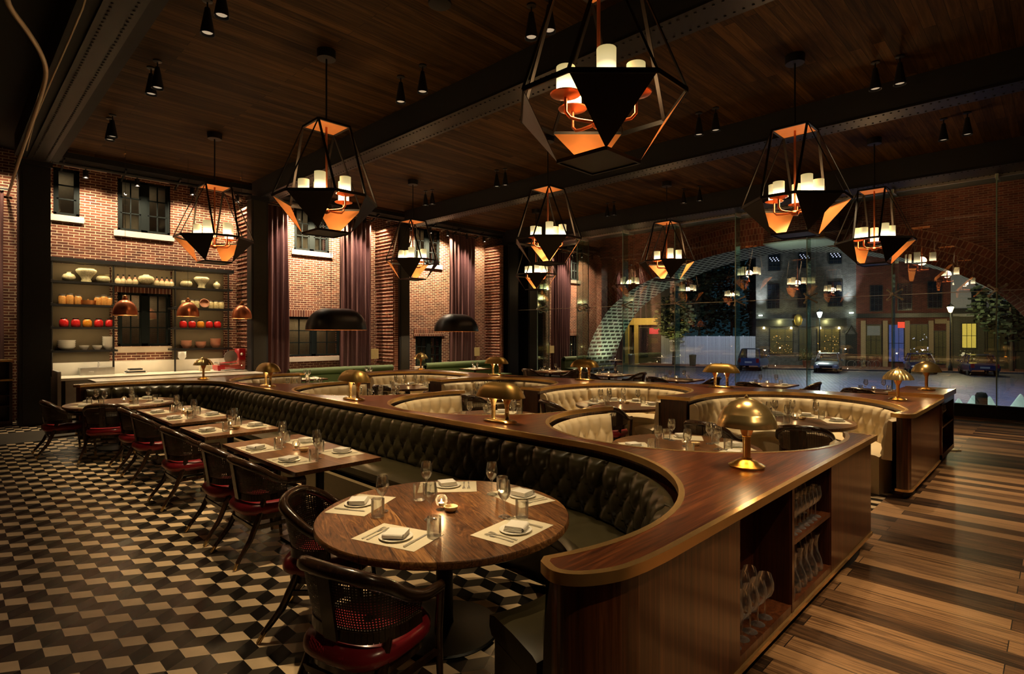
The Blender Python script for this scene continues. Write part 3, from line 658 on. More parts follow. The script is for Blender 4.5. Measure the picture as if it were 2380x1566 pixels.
# white fence
nfn = 4.0; xa, xb = s_at(1538, nfn)[0], s_at(1756, nfn)[0]; t = thing('board_fence', 'tall white board fence between the corner shop and the grey house', 'fence', (PX, PY, 0), RZ)
k = 0; npan = 8
for k in range(npan):
    g = G(); p0 = xa+(xb-xa)*k/npan; p1 = xa+(xb-xa)*(k+1)/npan; z1 = zz(781, s_at(1650, nfn)[1]); m_ = 12
    for q in range(m_): g.box(p0+(p1-p0)*q/m_+0.008, p0+(p1-p0)*(q+1)/m_-0.008, nfn, nfn+0.03+0.012*(k % 2), ZG+0.1, z1)
    g.build('fence_panel', P('white_fence_paint', (0.62, 0.62, 0.66), 0.6), t)
    g = G(); g.box(p0-0.05, p0+0.05, nfn+0.03, nfn+0.12, ZG, z1+0.05); g.build('fence_post', MATS['white_fence_paint'], t)
# tree crowns (leaf tufts)
def tree(label, x, y, zc, r, n, m, seed, trunk=True):
    rr = random.Random(seed); t = thing('street_tree', label, 'tree', (x, y, ZG)); g = G(); zc -= ZG
    for _ in range(n):
        th = rr.random()*2*pi; ph = math.acos(2*rr.random()-1); q = r*(0.55+0.5*rr.random()); cx, cy, cz = q*sin(ph)*cos(th), q*sin(ph)*sin(th), zc+q*cos(ph)*1.25
        for _ in range(5):
            dx, dy, dz = [rr.uniform(-0.3, 0.3) for _ in range(3)]; s_ = rr.uniform(0.09, 0.2); a1 = rr.random()*6.28; b1_ = rr.random()*3.14
            u_ = (cos(a1)*s_, sin(a1)*s_, 0); v_ = (-sin(a1)*cos(b1_)*s_, cos(a1)*cos(b1_)*s_, sin(b1_)*s_); c = (cx+dx, cy+dy, cz+dz)
            g.add([tuple(c[i]+u_[i]*p+v_[i]*q2 for i in range(3)) for p, q2 in ((-1, -0.6), (1, -0.6), (1.2, 0.6), (-0.8, 0.6))], [(0, 1, 2, 3)])
    g.build('foliage', m, t)
    g = G(); g.tube([(0, 0, -0.05), (0.05, 0, zc*0.5), (0, 0.1, zc)], [0.16, 0.12, 0.06], 8); g.build('trunk', P('bark', (0.05, 0.035, 0.02), 0.9) if 'bark' not in MATS else MATS['bark'], t, smooth=60)
leafy = P('painted_lit_leaves', (0.055, 0.065, 0.012), 0.7, noise=(3, 0.4)); leafd = P('dark_leaves', (0.015, 0.03, 0.012), 0.8, noise=(3, 0.4))  # leaf colours for lit and dark trees; the light is painted in
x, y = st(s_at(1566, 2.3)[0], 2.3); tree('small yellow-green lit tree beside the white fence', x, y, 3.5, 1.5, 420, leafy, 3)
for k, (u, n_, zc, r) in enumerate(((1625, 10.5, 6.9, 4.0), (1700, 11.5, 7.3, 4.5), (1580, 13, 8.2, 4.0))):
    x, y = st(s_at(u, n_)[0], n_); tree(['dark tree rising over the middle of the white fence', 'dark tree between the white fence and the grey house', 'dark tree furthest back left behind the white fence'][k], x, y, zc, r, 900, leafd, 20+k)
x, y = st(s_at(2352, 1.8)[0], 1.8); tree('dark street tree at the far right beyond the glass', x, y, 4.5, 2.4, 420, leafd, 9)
# street lamps
def lamp_post(label, u, n, v, glow):
    s_, t_ = s_at(u, n); x, y = st(s_, n); z = zz(v, t_); t = thing('street_lamp', label, 'street lamp', (x, y, ZG+0.09)); z -= ZG+0.09
    g = G(); g.lathe([(0.16, 0), (0.15, 0.3), (0.08, 0.45), (0.055, 0.8), (0.045, z-0.35), (0.09, z-0.3), (0.05, z-0.24)], seg=10); g.build('post', iron, t, smooth=40)
    g = G(); g.lathe([(0.1, -0.24), (0.21, 0.12), (0.2, 0.16), (0, 0.2)], (0, 0, z), 8); g.build('lantern', glow, t)
    g = G(); g.lathe([(0.25, 0.16), (0.12, 0.34), (0.03, 0.4), (0.02, 0.52), (0, 0.55)], (0, 0, z), 8); g.build('lantern_cap', iron, t)
    return (x, y, z+ZG+0.09)
L1 = lamp_post('street lamp shining white before the grey house', 1905, 1.0, 730, lampwhite)
L2 = lamp_post('street lamp shining warm before the pale stucco house', 2209, 0.8, 718, lampglow)
point((L1[0]-0.3*NX, L1[1]-0.3*NY, L1[2]-0.0), 420, (0.85, 1.0, 0.9), 0.2); point((L2[0]-0.3*NX, L2[1]-0.3*NY, L2[2]), 360, (1.0, 0.78, 0.4), 0.2)
# cars
def car(label, u, n, length, rz, paint, kind='sedan', rear=False):
    s_, t_ = s_at(u, n); x, y = st(s_, n); t = thing('parked_car', label, 'car', (x, y, ZG), RZ+rz); L = length/2; W = 0.88
    zt = 1.72 if kind == 'suv' else 1.43; hb = 1.0 if kind == 'suv' else 0.86
    # sections along x (front = +x): (x, half width, z low, z belt)
    sec = [(-L, 0.72, 0.42, hb*0.86), (-L+0.12, 0.84, 0.3, hb*0.98), (-L+0.9, W, 0.24, hb*1.02), (-0.2, W+0.02, 0.22, hb), (0.8, W, 0.22, hb*0.97), (L-0.75, W-0.02, 0.24, hb*0.86), (L-0.15, 0.82, 0.28, hb*0.74), (L, 0.68, 0.36, hb*0.6)]
    rows = []
    for sx_, w, zl, zh in sec:
        m_ = (zl+zh)/2; rows.append([(sx_, -w*0.9, zl), (sx_, -w, zl+0.12), (sx_, -w, m_+0.08), (sx_, -w*0.9, zh), (sx_, -w*0.5, zh+0.03), (sx_, w*0.5, zh+0.03), (sx_, w*0.9, zh), (sx_, w, m_+0.08), (sx_, w, zl+0.12), (sx_, w*0.9, zl)])
    g = G(); g.grid(rows); g.add(rows[0], [tuple(range(10))]); g.add(rows[-1], [tuple(range(10))[::-1]]); g.build('body', paint, t, smooth=35)
    r0 = -L+0.35 if kind == 'suv' else -L+0.75; r1 = L-1.25
    g = G(); b = [(r0, 0.78), (r1+0.3, 0.78)]; cab = [[(r0, -0.8, hb), (r0+0.45, -0.62, zt-0.05), (r0+0.45, 0.62, zt-0.05), (r0, 0.8, hb)], [(r0+0.75, -0.83, hb), (r0+0.85, -0.64, zt), (r0+0.85, 0.64, zt), (r0+0.75, 0.83, hb)],
        [(r1-0.9, -0.83, hb), (r1-0.75, -0.64, zt), (r1-0.75, 0.64, zt), (r1-0.9, 0.83, hb)], [(r1+0.25, -0.78, hb*0.96), (r1-0.5, -0.6, zt-0.06), (r1-0.5, 0.6, zt-0.06), (r1+0.25, 0.78, hb*0.96)]]
    g.grid(cab); g.build('window_band', P('dark_car_glass', (0.01, 0.012, 0.018), 0.08, spec=0.8) if 'dark_car_glass' not in MATS else MATS['dark_car_glass'], t)
    g = G(); g.grid([[(r0+0.35, -0.63, zt-0.03), (r0+0.35, 0.63, zt-0.03)], [(r0+0.85, -0.65, zt+0.02), (r0+0.85, 0.65, zt+0.02)], [(r1-0.75, -0.65, zt+0.02), (r1-0.75, 0.65, zt+0.02)], [(r1-0.5, -0.61, zt-0.04), (r1-0.5, 0.61, zt-0.04)]])
    for sgn in (-1, 1):
        g.bar((r0, sgn*0.8, hb), (r0+0.42, sgn*0.63, zt-0.02), 0.07, 0.05); g.bar((r1+0.25, sgn*0.78, hb*0.96), (r1-0.5, sgn*0.61, zt-0.03), 0.06, 0.05); g.bar((-0.1, sgn*0.83, hb), (-0.1, sgn*0.65, zt), 0.07, 0.04)
    g.build('roof', paint, t)
    for wx in (-L+0.85, L-0.9):
        for sgn in (-1, 1):
            g = G(); o = []
            for k in range(18): o.append((wx+0.33*cos(2*pi*k/18), sgn*(W-0.12), 0.33+0.33*sin(2*pi*k/18)))
            g.tube(o, 0.085, 6, closed=True); w_ = g.build('wheel', black, t)
            g = G(); g.sphere((wx, sgn*(W-0.09), 0.33), 0.22, 12, 1, 1, 0.25); g.build('hubcap', inox, w_)
    for sgn in (-1, 1):
        g = G(); g.sphere((L-0.1, sgn*0.6, hb*0.62), 0.13, 8, 0.7, 0.8, 1.2); g.build('headlight', P('car_lamp_glass', (0.6, 0.6, 0.6), 0.1) if 'car_lamp_glass' not in MATS else MATS['car_lamp_glass'], t)
        g = G(); g.box(-L-0.01, -L+0.12, sgn*0.66-0.1, sgn*0.66+0.1, hb*0.66, hb*0.98); g.build('tail_light', P('red_tail_glass', (0.5, 0.03, 0.02), 0.2) if 'red_tail_glass' not in MATS else MATS['red_tail_glass'], t)
        g = G(); g.sphere((r1-0.1, sgn*0.98, hb+0.08), 0.1, 8, 0.7); g.build('wing_mirror', paint, t)
    g = G(); g.box(L-0.05, L+0.03, -0.42, 0.42, hb*0.42, hb*0.62); g.build('grille', black, t)
    g = G(); g.box(-L-0.03, -L+0.02, -0.26, 0.26, hb*0.62, hb*0.76); g.build('number_plate', china, t)
    return t
cblue = P('blue_grey_car_paint', (0.10, 0.14, 0.30), 0.25, 0.3, coat=0.6); csil = P('silver_car_paint', (0.42, 0.42, 0.44), 0.25, 0.5, coat=0.6); cnav = P('navy_car_paint', (0.02, 0.035, 0.14), 0.2, 0.3, coat=0.8)
car('blue-grey estate car parked tail towards us by the white fence', 1752, -0.9, 4.5, radians(76), cblue, 'suv')
car('silver sedan parked nose towards us before the grey house', 1925, -1.4, 4.6, radians(-104), csil)
car('navy car half hidden behind the far brass lamps', 2138, -0.6, 4.4, radians(-100), cnav)
car('dark blue low car parked beside the warm street lamp', 2272, -1.6, 4.4, radians(80), cnav)
# bicycles on the pavement
for k, u in enumerate((1996, 2010, 2024)):
    s_, t_ = s_at(u, 1.6+0.3*k); x, y = st(s_, 1.6+0.3*k); t = thing('bicycle', ['leftmost of three bicycles parked by the red brick house', 'middle one of three bicycles parked by the red brick house', 'rightmost of three bicycles parked by the red brick house'][k], 'bicycle', (x, y, ZG+0.09), RZ+0.3*k-0.2, 'bicycles parked across the street')
    for wx in (-0.5, 0.5):
        g = G(); g.tube([(wx+0.32*cos(2*pi*q/16), 0, 0.33+0.32*sin(2*pi*q/16)) for q in range(16)], 0.018, 5, closed=True); g.build('wheel', inox, t)
    g = G()
    for a_, b_ in (((-0.5, 0, 0.33), (-0.1, 0, 0.33)), ((-0.1, 0, 0.33), (-0.22, 0, 0.85)), ((-0.5, 0, 0.33), (-0.22, 0, 0.75)), ((-0.1, 0, 0.33), (0.36, 0, 0.78)), ((-0.2, 0, 0.75), (0.36, 0, 0.85)), ((0.5, 0, 0.33), (0.34, 0, 0.95)), ((0.34, -0.22, 0.97), (0.34, 0.22, 0.97))): g.tube([a_, b_], 0.018, 6)
    g.build('frame', iron, t); g = G(); g.sphere((-0.24, 0, 0.9), 0.1, 8, 0.35, 1.3, 0.6); g.build('saddle', black, t)
# bins
for u, lab, m_ in ((1610, 'dark litter bin in front of the white fence', black), (1468, 'silver litter bin below the yellow portico', inox)):
    s_, t_ = s_at(u, 1.2); x, y = st(s_, 1.2); g = G(); g.lathe([(0, 0), (0.26, 0), (0.3, 0.85), (0.32, 0.9), (0.28, 0.98), (0, 1.02)], seg=14); t = g.build('litter_bin', m_, smooth=40, loc=(x, y, ZG+0.09)); tag(t, lab, 'bin')
# cafe planters and table outside
for k, (u, n_) in enumerate(((2150, 1.9), (2252, 1.9), (1875, 2.6))):
    s_, t_ = s_at(u, n_); x, y = st(s_, n_); t = thing('potted_shrub', ['potted shrub between the red brick house and street lamp', 'potted shrub with white flowers under the bright yellow window', 'potted shrub at the door of the grey house'][k], 'plant', (x, y, ZG+0.09))
    g = G(); g.lathe([(0, 0), (0.25, 0), (0.33, 0.5), (0.36, 0.55), (0.3, 0.52)], seg=12); g.build('pot', clay, t, smooth=40)
    rr = random.Random(k); g = G()
    for q in range(260):
        c = (rr.gauss(0, 0.28), rr.gauss(0, 0.28), 0.95+rr.gauss(0, 0.27)); s2 = 0.05; a1 = rr.random()*6.28
        g.add([(c[0]-s2*cos(a1), c[1]-s2*sin(a1), c[2]), (c[0]+s2*cos(a1), c[1]+s2*sin(a1), c[2]), (c[0]+s2*sin(a1), c[1], c[2]+0.09)], [(0, 1, 2)])
    g.build('leaves', leafy, t)
    if k == 1:
        g = G()
        for q in range(12): g.sphere((rr.gauss(0, 0.25), rr.gauss(0, 0.25), 1.2+rr.gauss(0, 0.12)), 0.08, 6)
        g.build('white_blossoms', linen, t)
# pale canvas canopies just outside the glass
for k, (u, zt, r) in enumerate(((2228, 0.30, 0.45), (2262, 0.40, 0.28), (2300, 0.40, 0.28), (2372, 0.50, 0.95))):
    a_ = (u-CX)/F; tt = 18.2/(a_*SA+KA); x, y = 18.2, tt*(-a_*KA+SA)
    g = G(); g.lathe([(r, zt-0.45*r/0.4), (r*0.5, zt-0.3*r/0.4), (0.03, zt), (0, zt+0.02)], seg=4); g.v = [(p[0], p[1], p[2]+0.93) for p in g.v]
    t = thing('canvas_canopy', ['leftmost pale canvas canopy top outside the glass wall', 'small pale canvas canopy left of the dark bollard', 'small pale canvas canopy right of the dark bollard', 'largest pale canvas canopy top at the right edge outside'][k], 'canopy', (x, y, ZG), 0.5, None)
    g.build('canvas', P('pale_canvas', (0.6, 0.72, 0.68), 0.8) if 'pale_canvas' not in MATS else MATS['pale_canvas'], t, smooth=180)
    g = G(); g.tube([(0, 0, 0), (0, 0, zt+0.9)], 0.02, 6); g.build('pole', inox, t)
a_ = (2281-CX)/F; tt = 18.0/(a_*SA+KA); g = G(); g.lathe([(0.12, 0), (0.12, 1.38), (0.09, 1.44), (0, 1.46)], seg=12); tag(g.build('bollard', black, smooth=40, loc=(18.0, tt*(-a_*KA+SA), ZG)), 'short dark bollard between the pale canopies outside', 'bollard')
# ================================================================== booth dividers
TOPZ = 0.985
BC = [2.75, 5.61, 8.47, 11.33]; BX = 5.35; BR = 1.42; XE = 5.92
FARY = 12.93
GC1 = (2.30, 2.90); GC2 = (2.30, 11.22); GR = 1.5
def arc_edges():
    # spine 1 outline, counter-clockwise seen from above starting at near tip
    p = [(2.15, 1.2), (3.0, 1.2), (4.0, 1.2), (5.0, 1.2), (XE, 1.2)]
    for c in BC:
        d = math.degrees(math.acos((XE-BX)/BR)); p += [q for q in arc((BX, c), BR, -d, -360+d, 40)]
    p += [(XE, FARY), (5.0, FARY), (4.0, FARY), (3.0, FARY), (2.15, FARY)]
    p += catmull([(2.0, FARY-0.008), (1.85, FARY-0.035), (1.715, FARY-0.11), (1.665, FARY-0.20), (1.70, FARY-0.29)], 4)
    p += [q for q in arc(GC2, GR+0.0, 112, 0, 26)]
    p += [(3.80, y) for y in (10, 9, 8, 7, 6, 5, 4)]
    p += [q for q in arc(GC1, GR, 0, -112, 26)]
    p += catmull([(1.70, 1.49), (1.665, 1.40), (1.715, 1.31), (1.85, 1.235), (2.0, 1.208)], 4)
    return p
P1 = arc_edges()
def divider(label, poly, notches, z_open=None):
    t = thing('booth_divider', label, 'booth divider')
    A = offpoly(poly, 0.012); B = offpoly(poly, -0.022)
    g = G(); g.prism(B, 0.945, TOPZ-0.002); g.build('wooden_top', walnut, t)
    g = G(); g.ring(A, B, 0.938, TOPZ); g.build('brass_edging', brass_e, t, smooth=35)
    return t
# body of divider 1: outline inset, with a recess on the cabinet front
body = offpoly(P1, -0.03)
front_y = 1.23
nb = []
for q in body:
    nb.append(q)
# insert recess into the front edge (y ~ 1.23 between x 3.0 and 4.67)
out = []; done = False
for i, q in enumerate(nb):
    if abs(q[1]-front_y) < 0.002 and 2.9 < q[0] < 4.7:
        if not done:
            out += [(3.0, front_y), (3.0, 1.50), (4.67, 1.50), (4.67, front_y)]; done = True
        continue
    out.append(q)
d1 = divider('long walnut booth divider with brass edge, glass shelves and brass mushroom lamp in front', P1, None)
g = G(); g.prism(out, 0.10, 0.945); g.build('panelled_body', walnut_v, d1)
g = G(); g.prism(offpoly(P1, -0.10), 0.0, 0.10); g.build('recessed_plinth', black, d1)
g = G(); g.ring(offpoly(P1, -0.018), offpoly(P1, -0.06), 0.085, 0.112); g.build('brass_base_rail', brass_e, d1, smooth=35)
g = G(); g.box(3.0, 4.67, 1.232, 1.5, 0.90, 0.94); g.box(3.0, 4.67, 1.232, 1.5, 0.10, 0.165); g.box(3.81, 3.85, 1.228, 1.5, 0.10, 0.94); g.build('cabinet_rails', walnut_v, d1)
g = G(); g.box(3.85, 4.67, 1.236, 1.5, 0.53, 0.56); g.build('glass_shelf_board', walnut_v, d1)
g = G(); g.box(3.003, 3.012, 1.24, 1.47, 0.166, 0.9); g.box(3.80, 3.809, 1.24, 1.47, 0.166, 0.9); g.box(3.852, 3.86, 1.24, 1.47, 0.166, 0.9); g.box(4.66, 4.668, 1.24, 1.47, 0.166, 0.9); g.box(3.005, 3.808, 1.47, 1.495, 0.165, 0.90); g.box(3.852, 4.665, 1.47, 1.495, 0.165, 0.90); g.build('shade_dark_lining', walnut_dk, d1)  # darker veneer lining paints in the shade inside the recess
# divider 2
far_pts = [(9.95, 1.2), (9.9, 3.0), (9.75, 4.3), (9.45, 5.6), (9.15, 6.8), (8.95, 8.2), (8.85, 9.6), (8.85, 11.0), (8.8, 12.0)]
B1 = [(7.72, 1.40), (8.1, 1.33), (8.5, 1.45), (8.95, 1.72), (9.28, 2.12), (9.42, 2.65), (9.28, 3.22), (8.9, 3.64), (8.38, 3.84), (7.9, 3.86), (7.5, 3.80)]
B2 = [(7.46, 4.27), (7.95, 4.15), (8.45, 4.24), (8.87, 4.52), (9.1, 4.96), (9.08, 5.5), (8.79, 6.03), (8.25, 6.32), (7.6, 6.38), (7.05, 6.26)]
B3 = [(7.03, 6.66), (7.5, 6.52), (8.05, 6.72), (8.39, 7.12), (8.52, 7.74), (8.39, 8.36), (8.0, 8.75), (7.45, 8.90), (7.02, 8.88)]
B4 = [(7.02, 9.30), (7.6, 9.10), (8.15, 9.35), (8.45, 9.85), (8.5, 10.4), (8.38, 11.05), (8.0, 11.42), (7.45, 11.58), (7.0, 11.52)]
CB = [catmull(b, 5) for b in (B1, B2, B3, B4)]
P2 = [(7.80, 1.2), (8.6, 1.2), (9.3, 1.2), (9.95, 1.2)]+far_pts[1:]+[(7.0, 12.0)]
for b in reversed(CB): P2 += b[::-1]
P2 += [(7.70, 1.30), (7.73, 1.23)]
a_ = sum(P2[i][0]*P2[(i+1)%len(P2)][1]-P2[(i+1)%len(P2)][0]*P2[i][1] for i in range(len(P2)))
if a_ < 0: P2 = P2[::-1]
d2 = divider('walnut booth divider in the middle distance with white horseshoe booths facing us', P2, None)
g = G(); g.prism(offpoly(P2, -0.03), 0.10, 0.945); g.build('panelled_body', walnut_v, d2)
g = G(); g.prism(offpoly(P2, -0.09), 0.0, 0.10); g.build('recessed_plinth', black, d2)
g = G(); g.ring(offpoly(P2, -0.018), offpoly(P2, -0.05), 0.085, 0.112); g.build('brass_base_rail', brass_e, d2, smooth=35)
for (xa, ya, yb) in ((7.47, 3.83, 4.24), (7.04, 6.30, 6.63), (7.03, 8.91, 9.27)): g = G(); g.box(xa-0.006, xa+0.03, ya, yb, 0.115, 0.935); g.build('end_post_facing', walnut_dk, d2)
# service station behind it
t = thing('service_station', 'walnut service station with open glass shelves at the far right end of the dividers', 'cabinet', (0, 0, 0))
g = G(); g.box(9.98, 11.25, 1.62, 1.8, 0.1, 0.96); g.box(9.98, 10.04, 1.215, 1.62, 0.1, 0.96); g.box(11.19, 11.25, 1.215, 1.62, 0.1, 0.96); g.box(9.98, 11.25, 1.215, 1.62, 0.1, 0.17); g.box(9.98, 11.25, 1.215, 1.62, 0.88, 0.96); g.build('carcass', walnut_v, t)
g = G(); g.box(10.04, 11.19, 1.22, 1.62, 0.54, 0.565); g.build('shelf', walnut_v, t)
g = G(); g.box(9.985, 11.27, 1.2, 1.85, 1.0, 1.03); g.build('wooden_top', walnut, t)
g = G(); g.box(9.98, 11.28, 1.19, 1.2, 0.96, 1.035); g.box(9.975, 9.985, 1.19, 1.86, 0.96, 1.035); g.box(11.27, 11.28, 1.19, 1.86, 0.96, 1.035); g.build('brass_edging', brass_e, t)
g = G(); g.box(10.0, 11.23, 1.3, 1.78, 0.0, 0.1); g.build('recessed_plinth', black, t)
g = G(); g.lathe([(0, 0), (0.3, 0), (0.3, 0.015), (0, 0.03)], (11.55, 1.45, 0), 4); tag(g.build('floor_plate', brass_d), 'small brass plate on the plank floor by the service station', 'floor plate')
# ------------------------------------------------------------------ upholstery
def upholster(name, label, curve, side, mat, z0=0.43, z1=0.915, th=0.11, seatd=0.52, du=0.205, seam=6, bulge=0.065, base=None, seatmat=None, legs=None, group=None, g0=0.0, g1=0.0):
    """tufted bench along a wall line; side=+1 puts the seat to the left of the travel direction"""
    t = thing(name, label, 'banquette', group=group)
    pts = resample(curve, du/9.0); nn = normals(pts, side); L = 0; rows = []; nz = 24; dz = (z1-z0)/nz
    n = len(pts)
    for i, (p, q) in enumerate(zip(pts, nn)):
        if i: L += math.dist(p, pts[i-1])
        u = L/du; col = [(p[0], p[1], z1-0.02), (p[0]+q[0]*th*0.5, p[1]+q[1]*th*0.5, z1)]
        sm = 1.0
        k = u/seam; fk = abs(k-round(k))*seam
        if fk < 0.18: sm = 0.1+0.9*(fk/0.18)
        for j in range(nz+1):
            z = z1-0.012-dz*j*0.985; v = (z1-z)/0.14
            if v < 1.0: h = (abs(sin(pi*u))**0.55)*min(1, 0.35+v*1.0)
            else:
                w = v-1.0; h = (abs(sin(pi*(u+w/2)))*abs(sin(pi*(u-w/2))))**0.36
            if v > 3.0: h = 0.55*(abs(sin(pi*u))**0.5)
            lean = 0.05*(z1-z)/(z1-z0)
            d = -0.028*(1-sm)+ th-bulge*0.4+bulge*h*sm*(1 if v < 1 else 1)+lean-0.02
            if j == 0: d -= 0.02
            col.append((p[0]+q[0]*d, p[1]+q[1]*d, z))
        rows.append(col)
    g = G(); g.grid(rows)
    for r in (rows[0], rows[-1]): g.add(list(r)+[(r[0][0], r[0][1], z0)], [tuple(range(len(r)+1))])
    g.build('tufted_backrest', mat, t, smooth=180)
    pts = resample(curve, 0.06); nn = normals(pts, side); rows = []; brow = []
    prof = [(th+0.03, 0.34), (th+0.03, 0.455), (th+0.07, 0.468), (th+seatd*0.5, 0.475), (seatd+th-0.05, 0.468), (seatd+th, 0.44), (seatd+th+0.005, 0.38), (seatd+th-0.02, 0.345), (th+0.03, 0.34)]
    L = 0
    for i, (p, q) in enumerate(zip(pts, nn)):
        if i: L += math.dist(p, pts[i-1])
        fk = abs(L/(du*seam)-round(L/(du*seam)))*du*seam; sm = -0.012 if fk < 0.035 else 0
        rows.append([(p[0]+q[0]*d, p[1]+q[1]*d, z+(sm if z > 0.44 else 0)) for d, z in prof])
        brow.append([(p[0]+q[0]*d, p[1]+q[1]*d, z) for d, z in ((th+0.03, 0.0), (th+0.03, 0.34), (seatd+th-0.06, 0.34), (seatd+th-0.06, 0.08), (seatd+th-0.12, 0.075), (seatd+th-0.12, 0.0))])
    g = G(); g.grid(rows); g.add(rows[0], [tuple(range(len(prof)))]); g.add(rows[-1], [tuple(range(len(prof)))]); g.build('seat_cushion', seatmat or mat, t, smooth=50)
    g = G(); g.grid(brow)
    for r in (brow[0], brow[-1]): g.add(r, [tuple(range(6))])
    g.build('bench_base', base or mat, t)
    return t
tanbase = P('bronze_bench_panel', (0.17, 0.125, 0.06), 0.5, 0.2)
gcurve = arc(GC1, GR-0.035, -110, 0, 30)+[(3.765, y) for y in (3.5, 4.5, 6, 8, 10, 10.8)]+arc(GC2, GR-0.035, 0, 110, 30)[1:]
upholster('leather_banquette', 'long olive black tufted leather banquette curving round the front table', gcurve, 1, leather_g, base=leather_g, z1=0.90)
g = G(); g.add([], []); g.box(3.05, 3.055+0.05, 3.6, 10.6, 0.09, 0.33); 
bq = bpy.data.objects['leather_banquette']; g.build('bronze_kick_panel', tanbase, bq)
boothlab = ['nearest', 'second', 'third', 'farthest']
for k, c in enumerate(BC):
    d = math.degrees(math.acos((XE-0.03-BX)/(BR-0.035)))
    upholster('cream_booth', '%s cream tufted leather booth sunk behind the long walnut divider' % boothlab[k], arc((BX, c), BR-0.035, d+2, 358-d, 50), 1, leather_c, seatd=0.46, seam=6, bulge=0.045, group='cream booths on the near side of the aisle')
lab2 = ['rightmost cream tufted booth facing us, with arm end beside the brass shell lamp', 'middle cream tufted booth facing us across the aisle, with round table', 'cream tufted booth facing us left of the middle one, behind a brass lamp', 'leftmost cream tufted booth facing us, below the far brass shell lamp']
for k, cb in enumerate(CB):
    upholster('cream_booth', lab2[k], resample(offpoly(cb+[(cb[-1][0]-3, cb[-1][1]), (cb[0][0]-3, cb[0][1])], 0.0)[:len(cb)], 0.05), 1, leather_c, seatd=0.42, seam=6, bulge=0.045, z1=0.90, group='cream booths facing us')
# exposed cream bench ends at the booth mouths
def bench_end(x, y0, y1, z1=0.86, x1=None):
    pass
# green velvet sofas along the back wall
for x0, x1, lab in ((6.6, 9.9, 'green velvet sofa back under the long window beside the curtains'), (11.2, 14.6, 'green velvet sofa back under the far small window')):
    t = thing('green_sofa', lab, 'sofa')
    g = G(); g.tube([(x0, 15.0, 0.84), ((x0+x1)/2, 15.0, 0.84), (x1, 15.0, 0.84)], [0.10, 0.11, 0.10], 12); g.box(x0, x1, 14.95, 15.15, 0.1, 0.86); g.build('backrest', velvet_g, t, smooth=50)
    g = G(); g.box(x0, x1, 14.35, 14.95, 0.12, 0.46); g.build('seat', velvet_g, t)
    g = G()
    for x in (x0+0.1, (x0+x1)/2, x1-0.1): g.box(x-0.03, x+0.03, 14.4, 14.46, 0, 0.12)
    g.build('legs', steelblk, t)
# ------------------------------------------------------------------ kitchen counter and shelves
t = thing('kitchen_counter', 'white marble kitchen counter below the brick wall shelves', 'counter')
g = G(); g.box(1.85, 5.6, 15.25, 16.25, 0.08, 0.90); g.build('steel_body', inox, t)
g = G(); g.box(1.75, 5.60, 15.15, 16.28, 0.90, 0.95); g.build('marble_top', marble_w, t)
g = G(); g.box(1.7, 5.70, 16.3, 16.385, 0.95, 1.24); g.build('marble_backsplash', marble_w, t)
g = G(); g.box(1.70, 1.76, 15.1, 16.3, 0.0, 1.1); g.build('steel_end_post', inox, t)
g = G(); g.box(1.95, 5.5, 15.4, 16.2, 0.0, 0.08); g.build('plinth', black, t)
t = thing('pass_counter', 'low marble pass counter right behind the far end of the long divider', 'counter')
g = G(); g.box(2.2, 5.5, 13.55, 14.25, 0.0, 0.93); g.build('body', inox, t); g = G(); g.box(2.1, 5.6, 13.45, 14.35, 0.93, 0.97); g.build('marble_top', marble_w, t)
g = G(); g.lathe([(0.0, 0), (0.012, 0), (0.012, 0.22), (0, 0.23)], seg=8); g.tube([(0, 0, 0.22), (0, -0.04, 0.3), (0, -0.12, 0.3), (0, -0.14, 0.22)], 0.012, 8); tag(g.build('tap', inox, smooth=60, loc=(2.55, 16.05, 0.95)), 'curved chrome tap in front of the steel box at the sink', 'tap')
g = G(); g.box(2.2, 2.85, 15.95, 16.25, 0.95, 1.12); g.lathe([(0.05, 0), (0.05, 0.02), (0.02, 0.03)], (2.4, 15.94, 1.02), 10); tag(g.build('steel_box', inox), 'brushed steel box on the left end of the kitchen counter', 'box')
t = thing('plate_stack', 'stacked serving boards at the left of the kitchen counter', 'boards', (3.25, 15.9, 0.951))
for k, m_ in enumerate((linen, black, linen, black)):
    g = G(); g.box(-0.22+0.03*k, 0.22-0.03*k, -0.12, 0.12, 0.03*k, 0.03*k+0.022+0.007); g.build('board', m_, t)
# meat slicer, red
t = thing('meat_slicer', 'red enamelled meat slicer with chrome blade on the counter', 'slicer', (5.33, 15.65, 0.951))
g = G(); g.box(-0.38, 0.30, -0.2, 0.2, 0.03, 0.14); g.box(0.16, 0.32, -0.16, 0.16, 0.1, 0.56); g.tube([(-0.3, -0.1, 0.16), (0.1, -0.1, 0.2)], 0.04, 8)
for x in (-0.33, 0.25): g.box(x-0.03, x+0.03, -0.18, 0.18, 0, 0.03)
g.build('red_body', redpl, t); g = G(); g.lathe([(0, -0.01), (0.17, -0.006), (0.17, 0.006), (0, 0.02)], (0, 0, 0), 24); me = g.mesh('blade', inox, 30); b_ = bpy.data.objects.new('blade', me); COL.objects.link(b_); b_.parent = t; b_.location = (-0.02, -0.08, 0.34); b_.rotation_euler = (pi/2, 0, 0)
g = G(); g.tube([(-0.35, -0.16, 0.2), (-0.35, 0.1, 0.2)], 0.02, 8); g.sphere((-0.35, -0.18, 0.2), 0.035, 8); g.sphere((0.22, -0.18, 0.42), 0.04, 8); g.box(-0.34, 0.12, -0.14, -0.02, 0.16, 0.19); g.build('chrome_carriage', inox, t)
